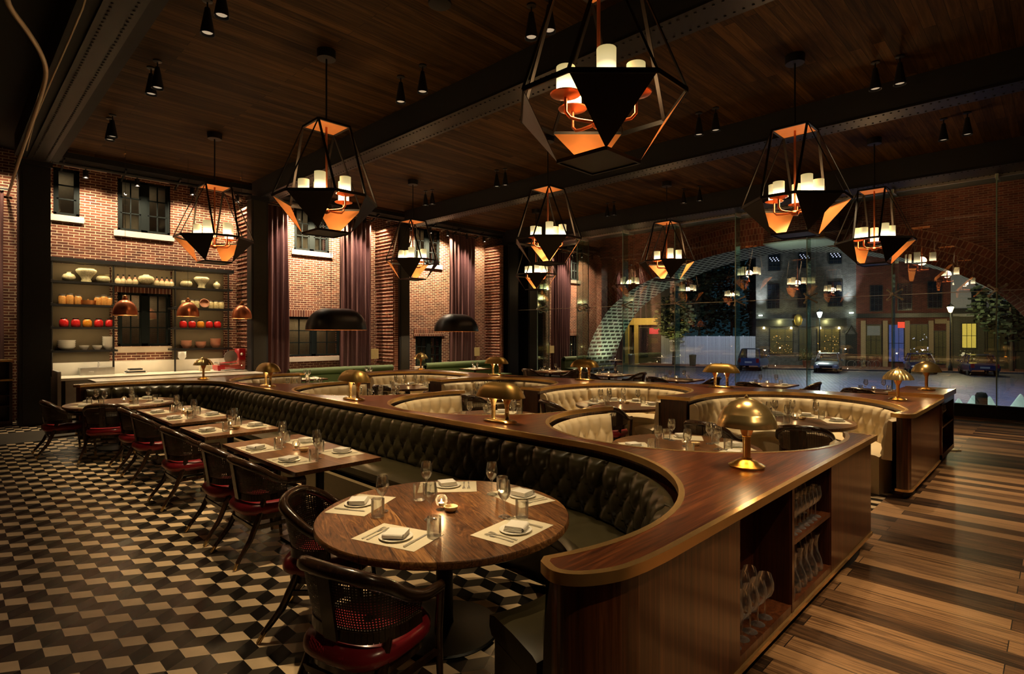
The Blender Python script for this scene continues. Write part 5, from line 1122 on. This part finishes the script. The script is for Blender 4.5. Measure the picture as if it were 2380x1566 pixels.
# ================================================================== chairs
def make_chair():
    t = thing('cane_armchair', '', 'chair')
    top = [(-0.285, 0.19, 0.635), (-0.295, 0.05, 0.645), (-0.29, -0.07, 0.69), (-0.265, -0.17, 0.76), (-0.18, -0.265, 0.815), (0, -0.30, 0.83), (0.18, -0.265, 0.815), (0.265, -0.17, 0.76), (0.29, -0.07, 0.69), (0.295, 0.05, 0.645), (0.285, 0.19, 0.635)]
    tp = catmull(top, 5); g = G(); g.tube(tp, [0.029+0.006*abs(sin(pi*i/(len(tp)-1))) for i in range(len(tp))], 8, sx=0.85); g.build('top_rail', chairwood, t, smooth=70)
    low = catmull([(-0.262, 0.05, 0.535), (-0.25, -0.09, 0.53), (-0.17, -0.205, 0.525), (0, -0.245, 0.525), (0.17, -0.205, 0.525), (0.25, -0.09, 0.53), (0.262, 0.05, 0.535)], 6)
    g = G()
    for a_, b_ in zip(low[:-1], low[1:]): g.bar(a_, b_, 0.03, 0.055)
    g.build('lower_rail', chairwood, t)
    rows = []; g = G(); g.uv = []; L = 0; m_ = len(low); tq = resample(tp, 0.012); tq = [p for p in tq if p[1] < 0.055]
    tq = resample(tq, math.dist((0, 0), (1, 0))*0.02)
    for i, p in enumerate(low):
        if i: L += math.dist(p, low[i-1])
        q = tq[min(len(tq)-1, int(round(i/(m_-1)*(len(tq)-1))))]; r = []
        for k in range(7):
            f = k/6; b = 0.018*sin(pi*f); r.append((p[0]+(q[0]-p[0])*f, p[1]+(q[1]-p[1])*f-b*0.5, p[2]+(q[2]-p[2])*f)); g.uv.append((L/0.0135, (p[2]+(q[2]-p[2])*f)/0.0135))
        rows.append(r)
    g.grid(rows); g.build('cane_back', cane, t, smooth=180)
    g = G(); g.bar((0, -0.262, 0.5), (0, -0.312, 0.82), 0.08, 0.016, up=(0, 1, 0)); g.build('back_splat', chairwood, t)
    g = G(); sh = lambda w, d, z: [(w*cos(b)*(abs(cos(b))**-0.35 if abs(cos(b)) > 1e-3 else 0), d*sin(b)*(abs(sin(b))**-0.35 if abs(sin(b)) > 1e-3 else 0)-0.02, z) for b in [2*pi*k/28+0.01 for k in range(28)]]
    rows = [sh(0.10, 0.10, 0.385), sh(0.24, 0.255, 0.385), sh(0.262, 0.28, 0.41), sh(0.262, 0.28, 0.445), sh(0.245, 0.26, 0.472), sh(0.16, 0.16, 0.487), sh(0.03, 0.03, 0.49)]
    for r in rows: r.append(r[0])
    g.grid(rows); g.build('burgundy_seat', leather_r, t, smooth=60)
    g = G(); rr = sh(0.235, 0.235, 0.384); lo = [(p[0], p[1], 0.34) for p in rr]; rr.append(rr[0]); lo.append(lo[0]); g.grid([lo, rr]); g.add(lo[:-1], [tuple(range(28))]); g.build('seat_frame', chairwood, t, smooth=40)
    for s in (-1, 1):
        g = G(); g.tube([(s*0.285, 0.185, 0.635), (s*0.268, 0.19, 0.40), (s*0.262, 0.215, 0.06)], [0.021, 0.021, 0.015], 8); l_ = g.build('leg', chairwood, t, smooth=60)
        g = G(); g.tube([(s*0.262, 0.214, 0.075), (s*0.262, 0.22, 0.0)], [0.017, 0.014], 8); g.build('brass_foot', brass, l_, smooth=60)
        g = G(); g.tube([(s*0.225, -0.13, 0.52), (s*0.225, -0.17, 0.38), (s*0.24, -0.25, 0.2), (s*0.262, -0.36, 0.05)], [0.023, 0.026, 0.023, 0.017], 8); l_ = g.build('leg', chairwood, t, smooth=60)
        g = G(); g.tube([(s*0.259, -0.345, 0.07), (s*0.268, -0.385, 0.0)], [0.017, 0.014], 8); g.build('brass_foot', brass, l_, smooth=60)
    g = G(); g.bar((-0.232, -0.22, 0.29), (0.232, -0.22, 0.29), 0.02, 0.03)
    for s in (-1, 1): g.bar((s*0.232, -0.22, 0.29), (s*0.264, 0.205, 0.30), 0.02, 0.03)
    g.build('stretcher', chairwood, t)
    return cache(t)
chp = make_chair(); used = [False]
def chair(x, y, face, label, group=None):
    """face = azimuth (deg) the sitter looks towards"""
    rz = radians(face-90)
    if not used[0]:
        used[0] = True; chp.location = (x, y, 0.005); chp.rotation_euler = (0, 0, rz); chp['label'] = label
        if group: chp['group'] = group
        return chp
    return dup(chp, (x, y, 0.005), rz, label, group)
chair(1.50, 2.45, 15, 'dark cane armchair with burgundy seat nearest the camera, back turned to us')
chair(1.82, 3.44, -44, 'dark cane armchair tucked at the left side of the front round table')
gl = 'row of cane armchairs along the leather banquette'
chair(2.02, 4.99, 0, 'cane armchair nearer end of the long table behind the front round table', gl); chair(2.02, 5.72, 0, 'cane armchair farther of two at the nearest rectangular table', gl)
chair(2.02, 7.12, 0, 'cane armchair alone at the small table for two', gl); chair(2.04, 8.62, 0, 'cane armchair nearer of two at the far rectangular table', gl); chair(2.04, 9.42, 0, 'cane armchair farther of two at the far rectangular table', gl)
chair(1.80, 10.42, 62, 'cane armchair at the far round table with its back to us'); chair(1.38, 11.35, 0, 'leftmost cane armchair, at the far round table beside the column')
chair(7.12, 2.15, 12, 'black cane armchair at the right booth table, just behind the front divider edge'); chair(6.62, 3.05, -5, 'black cane armchair at the right booth table, seen behind the mushroom lamp')
chair(7.02, 4.85, 12, 'black cane armchair before the middle booth table, rightmost of two'); chair(6.92, 5.72, -20, 'black cane armchair before the middle booth table, leftmost of two')
chair(6.55, 7.30, 12, 'black cane armchair seen behind the nearest twin-stemmed lamp'); chair(6.45, 8.15, -10, 'black cane armchair left of the nearest twin-stemmed lamp base')
chair(6.50, 9.95, 10, 'black cane armchair with open back near the far left cream booth'); chair(6.48, 10.75, -15, 'black cane armchair farther left before the far left cream booth')
# ================================================================== tables
def round_table(label, x, y, r=0.8, zt=0.75, rz=0.0):
    t = thing('round_table', label, 'table', (x, y, 0), rz); 
    g = G(); g.lathe([(0, zt-0.045), (r-0.012, zt-0.045), (r, zt-0.036), (r, zt-0.008), (r-0.006, zt), (0, zt)], seg=72); g.build('tabletop', tabwood, t, smooth=40)
    g = G(); g.lathe([(0, zt-0.06), (0.25, zt-0.06), (0.25, zt-0.045), (0, zt-0.045)], seg=24); g.lathe([(0.06, 0.03), (0.055, 0.08), (0.055, zt-0.1), (0.07, zt-0.06)], seg=24); g.build('pedestal_column', iron, t, smooth=40)
    g = G(); g.lathe([(0, 0), (0.35, 0), (0.36, 0.01), (0.35, 0.02), (0.2, 0.03), (0.07, 0.045), (0, 0.045)], seg=40); g.build('round_base', basem, t, smooth=40)
    return t
def rect_table(label, x0, x1, y0, y1, zt=0.75):
    cx, cy = (x0+x1)/2, (y0+y1)/2; t = thing('rectangular_table', label, 'table', (cx, cy, 0)); hx, hy = (x1-x0)/2, (y1-y0)/2
    g = G(); g.box(-hx, hx, -hy, hy, zt-0.035, zt); g.build('tabletop', tabwood2, t)
    ys_ = [0] if hy < 0.6 else [-hy*0.55, hy*0.55]
    for yy in ys_:
        g = G(); g.lathe([(0.038, 0.03), (0.038, zt-0.05)], (0, yy, 0), 16); g.box(-0.2, 0.2, yy-0.2, yy+0.2, zt-0.05, zt-0.035); p_ = g.build('pedestal_column', iron, t)
        g = G(); g.box(-0.26, 0.26, yy-0.26, yy+0.26, 0.0, 0.02); g.build('base_plate', iron, p_)
    return t
# ---------------------------------------------------------------- tableware meshes
def M(fn, name, m, smooth=50): g = G(); fn(g); return g.mesh(name, m, smooth)
me_wine = M(lambda g: (g.lathe([(0, 0.0), (0.036, 0.001), (0.030, 0.005), (0.006, 0.011), (0.0042, 0.03), (0.0042, 0.082), (0.008, 0.094), (0.026, 0.112), (0.0375, 0.138), (0.0385, 0.156), (0.034, 0.19), (0.0305, 0.212)], seg=20), g.lathe([(0.0305, 0.212), (0.0285, 0.2125), (0.0325, 0.19), (0.0365, 0.156), (0.0355, 0.139), (0.024, 0.114), (0.004, 0.10), (0, 0.10)], seg=20)), 'wine_glass', glass, 60)
me_tumb = M(lambda g: g.lathe([(0, 0.0), (0.036, 0.0), (0.0385, 0.01), (0.0385, 0.10), (0.036, 0.10), (0.0355, 0.018), (0, 0.014)], seg=20), 'tumbler', glass, 60)
me_plate = M(lambda g: g.lathe([(0, 0), (0.055, 0), (0.094, 0.008), (0.096, 0.012), (0.055, 0.006), (0, 0.006)], seg=28), 'side_plate', china)
def nap(g):
    sh = [(-0.062, -0.052), (0.060, -0.055), (0.064, 0.052), (-0.058, 0.056)]
    for k in range(4):
        z0 = 0.0068*k; w = 1-0.015*k; pr = [(x*w+0.002*k, y*w-0.001*k) for x, y in sh]
        g.prism(pr, z0+0.0006, z0+0.0062)
    rows = []
    for k in range(7):
        a_ = pi*k/6-pi/2; rows.append([(-0.06, -0.053-0.014*cos(a_), 0.0135+0.0135*sin(a_)), (0.058, -0.055-0.014*cos(a_), 0.0135+0.0135*sin(a_))])
    g.grid(rows)
me_nap = M(nap, 'folded_napkin', linen, None)
me_mat = M(lambda g: g.box(-0.215, 0.215, -0.145, 0.145, 0, 0.0012), 'paper_placemat', paper, None)
def fork(g):
    g.bar((0, -0.09, 0.002), (0, 0.03, 0.004), 0.006, 0.0025); g.add([(-0.003, 0.03, 0.003), (0.003, 0.03, 0.003), (0.011, 0.05, 0.003), (0.011, 0.06, 0.003), (-0.011, 0.06, 0.003), (-0.011, 0.05, 0.003)], [(0, 1, 2, 3, 4, 5)])
    for x in (-0.0095, -0.0032, 0.0032, 0.0095): g.bar((x, 0.058, 0.003), (x, 0.1, 0.005), 0.003, 0.002)
    g.bar((0, -0.1, 0.002), (0, -0.06, 0.002), 0.012, 0.0025)
me_fork = M(fork, 'fork', silver, None)
me_knife = M(lambda g: (g.bar((0, -0.11, 0.004), (0, -0.01, 0.004), 0.012, 0.006), g.add([(-0.008, -0.01, 0.003), (0.006, -0.01, 0.003), (0.007, 0.09, 0.003), (0.001, 0.115, 0.003), (-0.008, 0.1, 0.003)], [(0, 1, 2, 3, 4)])), 'knife', silver, None)
me_bowl = M(lambda g: g.lathe([(0, 0), (0.028, 0), (0.042, 0.015), (0.046, 0.034), (0.042, 0.034), (0.036, 0.015), (0, 0.012)], seg=22), 'sauce_bowl', bottle_m)
me_hold = M(lambda g: g.lathe([(0, 0), (0.035, 0.0), (0.034, 0.004), (0.012, 0.010), (0.01, 0.02), (0.03, 0.032), (0.04, 0.055), (0.036, 0.08), (0.026, 0.092)], seg=20), 'votive_glass', glass, 60)
me_wax = M(lambda g: g.lathe([(0, 0.026), (0.018, 0.026), (0.018, 0.045), (0, 0.046)], seg=14), 'wax', bottle_m)
me_flm = M(lambda g: g.lathe([(0, 0.046), (0.005, 0.053), (0.0045, 0.060), (0, 0.07)], seg=10), 'flame', flame)
def put(me, name, lab, cat, x, y, z, rz=0, group=None):
    o = inst(me, name, lab, cat, (x, y, z), rz, group)
    if me in (me_wine, me_tumb): o.scale = (1.08, 1.08, 1.08)
    return o
ZT = 0.7505
def votive(tb, x, y, z=ZT, p=0.35):
    o = put(me_hold, 'votive_candle', 'lit votive candle glass in the middle of the %s' % tb, 'candle', x, y, z)
    for m_, n_ in ((me_wax, 'wax'), (me_flm, 'flame')): c = bpy.data.objects.new(n_, m_); COL.objects.link(c); c.parent = o
    if p: point((x, y, z+0.075), p, (1.0, 0.6, 0.25), 0.01)
def setting(tb, seat, px_, py_, out, z=ZT, items='mnpwtffk', wofs=None, tofs=None):
    """place at (px,py); out = azimuth pointing from table centre to diner"""
    rz = radians(out)+pi/2               # local -y points to the diner
    c, s = cos(rz), sin(rz)
    def L(x, y): return (px_+c*x-s*y, py_+s*x+c*y)
    w = 'at the %s place of the %s' % (seat, tb); gr = tb+' tableware'
    if 'm' in items: put(me_mat, 'paper_placemat', 'cream paper placemat %s' % w, 'placemat', px_, py_, z, rz, None)
    zp = z+0.0014 if 'm' in items else z
    if 'p' in items: put(me_plate, 'side_plate', 'small white plate %s' % w, 'plate', *L(0, -0.02), zp, rz, None)
    if 'n' in items: put(me_nap, 'folded_napkin', 'folded white napkin %s' % w, 'napkin', *L(0, -0.02), zp+(0.0125 if 'p' in items else 0), rz+0.35, None)
    nf = items.count('f')
    for k in range(nf):
        put(me_fork, 'fork', ('%s silver fork %s' % ('outer' if k else 'inner', w)) if nf > 1 else 'silver fork %s' % w, 'fork', *L(-0.12-0.035*k, -0.02), zp+0.0006, rz, None)
    if 'k' in items: put(me_knife, 'knife', 'silver knife %s' % w, 'knife', *L(0.13, -0.01), zp+0.0006, rz, None)
    if 't' in items: put(me_tumb, 'water_tumbler', 'clear water tumbler %s' % w, 'tumbler', *(L(*(tofs or (0.17, 0.12)))), zp+0.0004 if 0.12 < 0.13 else z, 0, None)
    if 'w' in items: put(me_wine, 'wine_glass', 'clear wine glass %s' % w, 'wine glass', *(L(*(wofs or (0.12, 0.20)))), z+0.0004, 0, None)
# front round table, measured seat by seat
round_table('large round wooden table in the foreground laid for five', 2.27, 2.84, 0.80, rz=0.0)
tb = 'front round table'
def az(x, y, cx=2.27, cy=2.84): return math.degrees(atan2(y-cy, x-cx))
fs = [('left', (835, 1172), (878, 1200), (889, 1188)), ('front left', (925, 1247), (1009, 1246), (1001, 1207)), ('front right', (1192, 1232), (1213, 1203), (1172, 1201)), ('right', (1236, 1149), (1167, 1143), (1143, 1149)), ('back', (1042, 1124), (974, 1162), (991, 1147))]
for seat, m_, tm, wg in fs:
    x, y = pix(*m_, 0.75); a_ = az(x, y); r_ = min(hypot(x-2.27, y-2.84), 0.60); x, y = 2.27+r_*cos(radians(a_)), 2.84+r_*sin(radians(a_))
    setting(tb, seat, x, y, a_, items='mnpffk')
    tx, ty = pix(*tm, 0.75); put(me_tumb, 'water_tumbler', 'clear water tumbler at the %s place of the %s' % (seat, tb), 'tumbler', tx, ty, ZT+0.002)
    tx, ty = pix(*wg, 0.75); put(me_wine, 'wine_glass', 'clear wine glass at the %s place of the %s' % (seat, tb), 'wine glass', tx, ty, ZT+0.0004)
votive(tb, *pix(1026, 1184, 0.75), p=1.3); put(me_bowl, 'sauce_bowl', 'small cream bowl beside the candle on the front round table', 'bowl', *pix(1048, 1188, 0.75), ZT)
# rectangular tables
def rect_settings(tb, x0, x1, ysl, far=False):
    xm = (x0+x1)/2; it = 'mnptwfk' if not far else 'mnptw'
    for k, y in enumerate(ysl):
        nm = '' if len(ysl) == 1 else (' nearer' if k == 0 else ' farther')
        setting(tb, ('chair side'+nm), x0+0.17, y, 180, items=it, tofs=(0.17, 0.13), wofs=(0.10, 0.20)); setting(tb, ('bench side'+nm), x1-0.17, y, 0, items=it, tofs=(0.17, 0.12), wofs=(0.10, 0.19))
    yc = sum(ysl)/len(ysl); votive(tb, xm, yc+0.05, p=0.25); put(me_bowl, 'sauce_bowl', 'small cream bowl beside the candle on the %s' % tb, 'bowl', xm+0.02, yc-0.08, ZT)
rect_table('nearest rectangular wooden table, laid for four beside the leather banquette', 2.05, 2.87, 4.53, 6.26); rect_settings('nearest rectangular table', 2.05, 2.87, (4.99, 5.75))
rect_table('small wooden table for two between the two long rectangular tables', 2.05, 2.90, 6.80, 7.74); rect_settings('small table for two', 2.05, 2.90, (7.22,))
rect_table('far rectangular wooden table laid for four beyond the small table', 2.06, 2.84, 8.12, 10.02); rect_settings('far rectangular table', 2.06, 2.84, (8.62, 9.45))
def round_settings(tb, cx, cy, r, seats, items='mnptw', z=ZT, p=0.2, bowl=True):
    for nm, a_ in seats: setting(tb, nm, cx+r*cos(radians(a_)), cy+r*sin(radians(a_)), a_, z, items)
    votive(tb, cx+0.02, cy, z, p)
    if bowl: put(me_bowl, 'sauce_bowl', 'small cream bowl beside the candle on the %s' % tb, 'bowl', cx+0.12, cy-0.06, z)
# camera looks along azimuth 44.5; octant names in the picture: right = -45, back = 45, left = 135, front = -135
S5 = [('left', 135), ('front left', -160), ('front right', -100), ('right', -40), ('back', 40)]
S4 = [('front', -135), ('right', -45), ('back', 45), ('left', 135)]
S5b = [('back left', 90), ('back', 45), ('back right', 0), ('front right', -60), ('front left', 160)]
round_table('far round wooden table near the black column, laid for five', 2.12, 11.25, 0.80); round_settings('far round table', 2.12, 11.25, 0.55, S5)
tn = ['nearest', 'second', 'third', 'farthest']
for k, c in enumerate(BC):
    round_table('%s round table sunk behind the long walnut divider' % tn[k], 5.32, c, 0.74); round_settings('%s sunken booth table' % tn[k], 5.32, c, 0.50, [('left', 135), ('front left', -170), ('front right', -95), ('right', -45), ('back', 30)], p=0.2)
r2 = [('right booth table', 8.0, 2.55), ('middle booth table', 7.80, 5.18), ('third booth table', 7.25, 7.65), ('far left booth table', 7.2, 10.3)]
for nm, x, y in r2:
    round_table('round wooden table in the white booths facing us, the %s' % nm, x, y, 0.72); round_settings(nm, x, y, 0.49, S5b, p=0.2)
# window row
wl = ['rightmost', 'second from right', 'middle', 'second from left', 'leftmost']
for k, (x, y) in enumerate(((13.3, 2.7), (13.2, 4.75), (13.1, 6.95), (13.3, 9.15), (13.3, 11.35))):
    rect_table('%s square table along the glass wall' % wl[k], x-0.55, x+0.45, y-0.5, y+0.5)
    nm = '%s glass-side table' % wl[k].replace('second from ', 'second-')
    for s_, (dx, dy, a_) in {'left': (-0.05, 0.33, 90), 'right': (-0.05, -0.33, -90)}.items(): setting(nm, s_, x+dx, y+dy, a_, items='mnptw')
    votive(nm, x-0.05, y+0.02, p=0.15)
    chair(x-0.72, y+0.1, -5, 'dark armchair on the room side of the %s table by the glass' % wl[k], 'armchairs along the glass wall'); chair(x+0.1, y-0.72, 90, 'dark armchair on the right side of the %s table by the glass' % wl[k], 'armchairs along the glass wall')
# tables before the green sofas
for k, (x, y) in enumerate(((6.6, 13.9), (8.4, 13.9), (12.4, 13.9))):
    nm = ['left table', 'right table', 'far table'][k]; rect_table('dark table before the green sofa, the %s of the back row' % nm.split()[0], x-0.4, x+0.4, y-0.35, y+0.35)
    for s_, dx, a_ in (('left', -0.2, 180), ('right', 0.2, 0)): setting('%s by the green sofa' % nm, s_, x+dx, y, a_, items='mntw')
    votive('%s by the green sofa' % nm, x, y, p=0.15)
# ---------------------------------------------------------------- glasses stored in the dividers
me_big = M(lambda g: g.lathe([(0, 0.0), (0.042, 0.001), (0.034, 0.006), (0.006, 0.012), (0.0045, 0.03), (0.0045, 0.10), (0.01, 0.115), (0.038, 0.14), (0.052, 0.18), (0.051, 0.22), (0.036, 0.27)], seg=20), 'large_wine_glass', glass, 60)
me_dec = M(lambda g: g.lathe([(0, 0.0), (0.05, 0.001), (0.055, 0.03), (0.045, 0.08), (0.022, 0.14), (0.018, 0.20), (0.03, 0.25), (0.034, 0.262)], seg=20), 'glass_carafe', glass, 60)
def stored(me, name, cat, x0, dx, n, y0, ny, z, lab, group):
    for i in range(n):
        for j in range(ny):
            put(me, name, lab, cat, x0+dx*i+0.03*(j % 2), y0+0.105*j, z, 0, group)
stored(me_big, 'large_wine_glass', 'wine glass', 3.07, 0.115, 5, 1.295, 2, 0.166, 'large clear wine glass standing in the left open bay of the front divider', 'large wine glasses in the left cabinet bay')
stored(me_wine, 'wine_glass', 'wine glass', 3.90, 0.085, 8, 1.29, 2, 0.561, 'clear wine glass on the upper shelf of the right cabinet bay', 'wine glasses on the upper cabinet shelf')
stored(me_dec, 'glass_carafe', 'carafe', 3.92, 0.12, 6, 1.30, 1, 0.166, 'clear waisted glass carafe on the lower shelf of the right cabinet bay', 'carafes on the lower cabinet shelf')
stored(me_wine, 'wine_glass', 'wine glass', 10.2, 0.13, 7, 1.32, 1, 0.566, 'wine glass on the shelf of the service station', 'wine glasses in the service station')
for k in range(3): put(me_wine, 'wine_glass', 'wine glass on top of the dark cabinet at the left edge', 'wine glass', 0.3+0.2*k, 15.78, 1.361, 0, 'wine glasses on the left edge cabinet')
g = G(); g.box(-0.1, 0.1, -0.08, 0.08, 0, 0.11); tag(g.build('towel_stack', linen, loc=(0.62, 15.8, 0.101)), 'pale folded towels low in the dark cabinet at the left edge', 'towels')
# ================================================================== light
W = (1.0, 0.73, 0.40)
for (x, y, sd) in sp[:6]: spot((x, y, ZC-0.40), (x+0.15 if sd == 'left' else x+0.25, y+(0.3 if sd == 'left' else -0.4), 0.75), 210, 42, 0.7, W)
for (x, y, sd) in sp[6:]: spot((x, y, ZC-0.40), (x-(0.5 if sd == 'left' else -0.2), y+(0.5 if sd == 'left' else -0.3), 0.75), 130, 46, 0.7, W)
# extra spots added at the ceiling to brighten tables, booths and brass lamps
for (x, y, tx, ty, p) in ((2.27, 4.4, 2.15, 2.85, 300), (2.27, 4.7, 2.45, 5.4, 420), (5.14, 2.1, 4.05, 1.6, 160), (5.14, 4.2, 4.1, 4.1, 110), (5.14, 7.2, 4.0, 7.05, 110), (9.8, 1.9, 9.3, 1.5, 120), (5.14, 1.9, 5.4, 2.75, 330), (5.14, 1.7, 3.9, 1.7, 130), (9.8, 2.2, 8.0, 2.6, 480), (5.14, 5.2, 5.4, 5.6, 280), (9.7, 5.0, 7.9, 5.2, 480), (9.75, 7.6, 7.3, 7.7, 420), (5.12, 9.8, 5.4, 8.5, 280), (9.7, 9.8, 7.3, 10.3, 380),
        (5.12, 12.9, 5.4, 11.3, 170), (2.25, 12.0, 2.1, 11.2, 170), (2.25, 9.0, 2.4, 9.0, 150), (2.26, 7.3, 2.45, 7.3, 120), (13.3, 3.6, 13.3, 2.7, 520), (13.3, 5.6, 13.2, 4.75, 520), (14.6, 7.3, 13.1, 7.0, 560), (14.6, 9.9, 13.3, 9.15, 560), (14.6, 11.9, 13.3, 11.3, 520)):
    spot((x, y, ZC-0.40), (tx, ty, 0.75), p, 40, 0.75, W)
spot((2.4, 3.4, ZC-0.4), (2.15, 2.9, 0.75), 420, 22, 0.9, W)
# unseen spots added over the aisle to brighten the cabinet fronts
for x, tx, p in ((2.3, 2.5, 150), (3.7, 3.9, 120), (5.2, 5.4, 190), (8.6, 8.8, 160), (10.8, 10.6, 100)): spot((x, -1.4, ZC-0.4), (tx, 1.2, 0.55), p, 38, 0.9, W)
for x in (-1, 3.5, 8, 12.5): spot((x, -7.3, 5.6), (x, -8, 2.2), 110, 80, 0.8, W)  # unseen washes added so the front wall looks lit in reflections
for y in (0, 6, 12): spot((-3.4, y, 5.6), (-4, y, 2.2), 30, 80, 0.8, W)  # the same added wash on the left wall
# aisle spots over the plank floor
for x, y, tx, ty, p in ((3.9, -0.2, 4.2, 0.2, 360), (6.2, -1.6, 5.4, -0.9, 400), (6.4, -0.2, 6.6, 0.4, 300), (8.6, -0.3, 8.7, 0.5, 330), (10.8, -0.3, 11.0, 0.3, 300), (12.6, -0.4, 13.0, 0.2, 260), (4.9, -2.2, 4.6, -1.4, 380), (1.0, 4.2, 0.5, 4.4, 140), (0.2, 6.5, -0.2, 6.7, 110), (0.7, 9.2, 0.7, 9.0, 100), (6.4, 4.1, 6.5, 4.0, 60)):
    spot((x, y, ZC-0.40), (tx, ty, 0.0), p, 34, 0.85, (1.0, 0.75, 0.48))
# brick wall washers from the truss
for x, p in ((2.3, 135), (3.3, 120), (4.5, 120), (5.6, 120), (7.2, 300), (7.9, 350), (8.5, 300), (11.5, 320), (12.2, 380), (12.8, 320), (9.9, 160), (14.7, 150), (0.9, 60)):
    spot((x, 15.78, 5.5), (x+0.02, 16.4, 3.7), p*1.25, 125, 0.9, (1.0, 0.78, 0.52), 0.03)
for x, p in ((6.9, 200), (9.2, 260), (13.6, 260)): spot((x, 15.45, 5.6), (x, 15.95, 3.0), p, 60, 0.8, (1.0, 0.75, 0.6), 0.04)  # spots added to put highlights on the curtains
for x, y in ((5.4, 15.9), (9.9, 15.7), (14.6, 15.9)): spot((x, y, 5.5), (x+0.4, y, 2.0), 60, 60, 0.8, (1.0, 0.6, 0.35), 0.03)
for x in (2.27, 3.47, 4.77): spot((x, 13.9, 5.7), (x, 16.3, 2.75), 260 if x != 3.47 else 150, 32, 0.7, W)  # ceiling spots added to brighten the jars on the shelves
# shelf strip lights
for z in SZ[1:]:
    for x, w in ((2.27, 1.0), (4.77, 1.15)): area((x, 16.0, z-0.05), (x, 16.2, z-0.5), 3 if z > 3.3 else 1.5, w, 0.02, (1.0, 0.76, 0.42))
area((3.47, 16.0, SZ[4]-0.04), (3.47, 16.25, SZ[4]-0.5), 3, 1.1, 0.02, (1.0, 0.76, 0.42))
for x, w in ((2.27, 1.0), (3.4, 1.0), (4.77, 1.15)): area((x, 16.05, 1.48 if x != 3.4 else 1.5), (x, 16.0, 0.9), 2.5, w, 0.05, (1.0, 0.8, 0.5))
spot((3.3, 15.4, 5.6), (3.4, 14.8, 0.95), 180, 60, 0.7, W)
# rooms beyond the brick windows
area((8, 16.9, 2.3), (8, 17.2, 1.2), 3, 1.5, 0.3); area((3.5, 16.9, 2.8), (3.5, 17.2, 2.0), 1.5, 1.0, 0.3); area((3.5, 16.9, 5.6), (3.5, 17.2, 5.2), 0.6, 1.0, 0.3, (1, 0.85, 0.6)); area((8, 16.9, 5.6), (8, 17.2, 5.2), 0.7, 1.0, 0.3, (1, 0.85, 0.6)); area((12.3, 16.9, 5.6), (12.3, 17.2, 5.2), 0.7, 1.0, 0.3); area((2.0, 16.9, 5.6), (2.0, 17.2, 5.2), 0.6, 0.4, 0.3, (1, 0.85, 0.6))
# outside : uplights under the arch, wall grazers, facade floods
for x, y in ((XB+1.15, YC+6.4), (XB+1.15, YC-6.4)): spot((x, y, 0.1), (x, y+(0.8 if y > YC else -0.8), 3.2), 110, 110, 0.8, (0.85, 1.0, 0.72), 0.05)
for y in (YC+3.6, YC-3.2): spot((XB+1.15, y, 0.15), (XB+1.15, y*0.3+YC*0.7+2.0*(1 if y > YC else -1), 4.9), 40, 90, 0.9, (0.85, 1.0, 0.75), 0.05)
spot((17.6, 16.2, 5.3), (17.7, 16.4, 2.0), 90, 60, 0.8, W); spot((19.5, 16.1, 4.4), (19.6, 16.4, 1.0), 70, 60, 0.8, (1.0, 0.7, 0.4)); spot((19.75, 15.7, 4.6), (19.95, 15.7, 2.2), 60, 50, 0.8, (1.0, 0.7, 0.4))
for y in (2, 7, 12): spot((18.0, y, 5.8), (19.9, y, 5.2), 26, 120, 0.9, (1.0, 0.62, 0.3), 0.1)
for u, v in ((1767, 731), (1977, 725)):
    s_, t_ = s_at(u, NF-0.6); x, y = st(s_, NF-0.6); x2, y2 = st(s_+(0.3 if u < 1800 else -0.3), NF); spot((x, y, zz(v, t_)+0.1), (x2, y2, zz(v, t_)+4.8), 900, 55, 0.9, (0.88, 0.95, 1.0), 0.1)
for u in (1815, 1925): s_, t_ = s_at(u, NF-0.8); x, y = st(s_, NF-0.8); point((x, y, 3.0), 50, (0.85, 0.75, 0.3), 0.1)
x, y = st(s_at(1492, 1.5)[0], 1.5); point((x, y, 3.2), 130, (1.0, 0.75, 0.3), 0.15)
x, y = st(s_at(1560, 0.5)[0], 0.5); spot((x, y, -0.5), (x+0.9, y+0.6, 3.8), 500, 80, 0.8, (1.0, 0.85, 0.4), 0.1)
x, y = st(s_at(1650, -1.5)[0], -1.5); spot((x, y, 5.5), (x+NX*5, y+NY*5, 1.2), 500, 90, 0.9, (0.75, 0.78, 1.0), 0.3)
x, y = st(s_at(2250, 1.5)[0], 1.5); point((x, y, 3.0), 50, (0.9, 0.75, 0.3), 0.1)
su = bpy.data.lights.new('moon', 'SUN'); su.energy = 0.10; su.color = (0.5, 0.62, 1.0); su.angle = radians(8); o = bpy.data.objects.new('moon', su); COL.objects.link(o); o.rotation_euler = (radians(38), radians(-18), radians(-60))
spot((18.0, 2.4, 5.7), (18.2, 1.0, 0.4), 600, 70, 0.8, (0.8, 1.0, 0.92), 0.1)  # unseen spot added to brighten the pale canopies
spot((17.2, 6.2, 3.2), (19.2, 5.9, 4.75), 60, 60, 0.9, (0.8, 1.0, 0.8), 0.1)
# unseen downlights added to spread cool blue light over the cobbles
for x, y in ((24, 6), (25, -1), (30, 9), (33, 1), (36, 14), (39, 6), (30, -7)): spot((x, y, 7.5), (x, y, -1), 1300, 120, 0.9, (0.42, 0.5, 1.0), 0.4)
w = bpy.data.worlds.new('night'); SC.world = w; w.use_nodes = True; nt = w.node_tree; bg = nt.nodes['Background']
tc = nt.nodes.new('ShaderNodeTexCoord'); sp_ = nt.nodes.new('ShaderNodeSeparateXYZ'); lk(nt, tc.outputs['Generated'], sp_.inputs[0]); r = ramp(nt, [(0.0, (0.004, 0.012, 0.016)), (0.25, (0.006, 0.02, 0.03)), (1.0, (0.003, 0.006, 0.014))])
lk(nt, sp_.outputs[2], r.inputs[0]); lk(nt, r.outputs[0], bg.inputs[0]); bg.inputs[1].default_value = 1.0
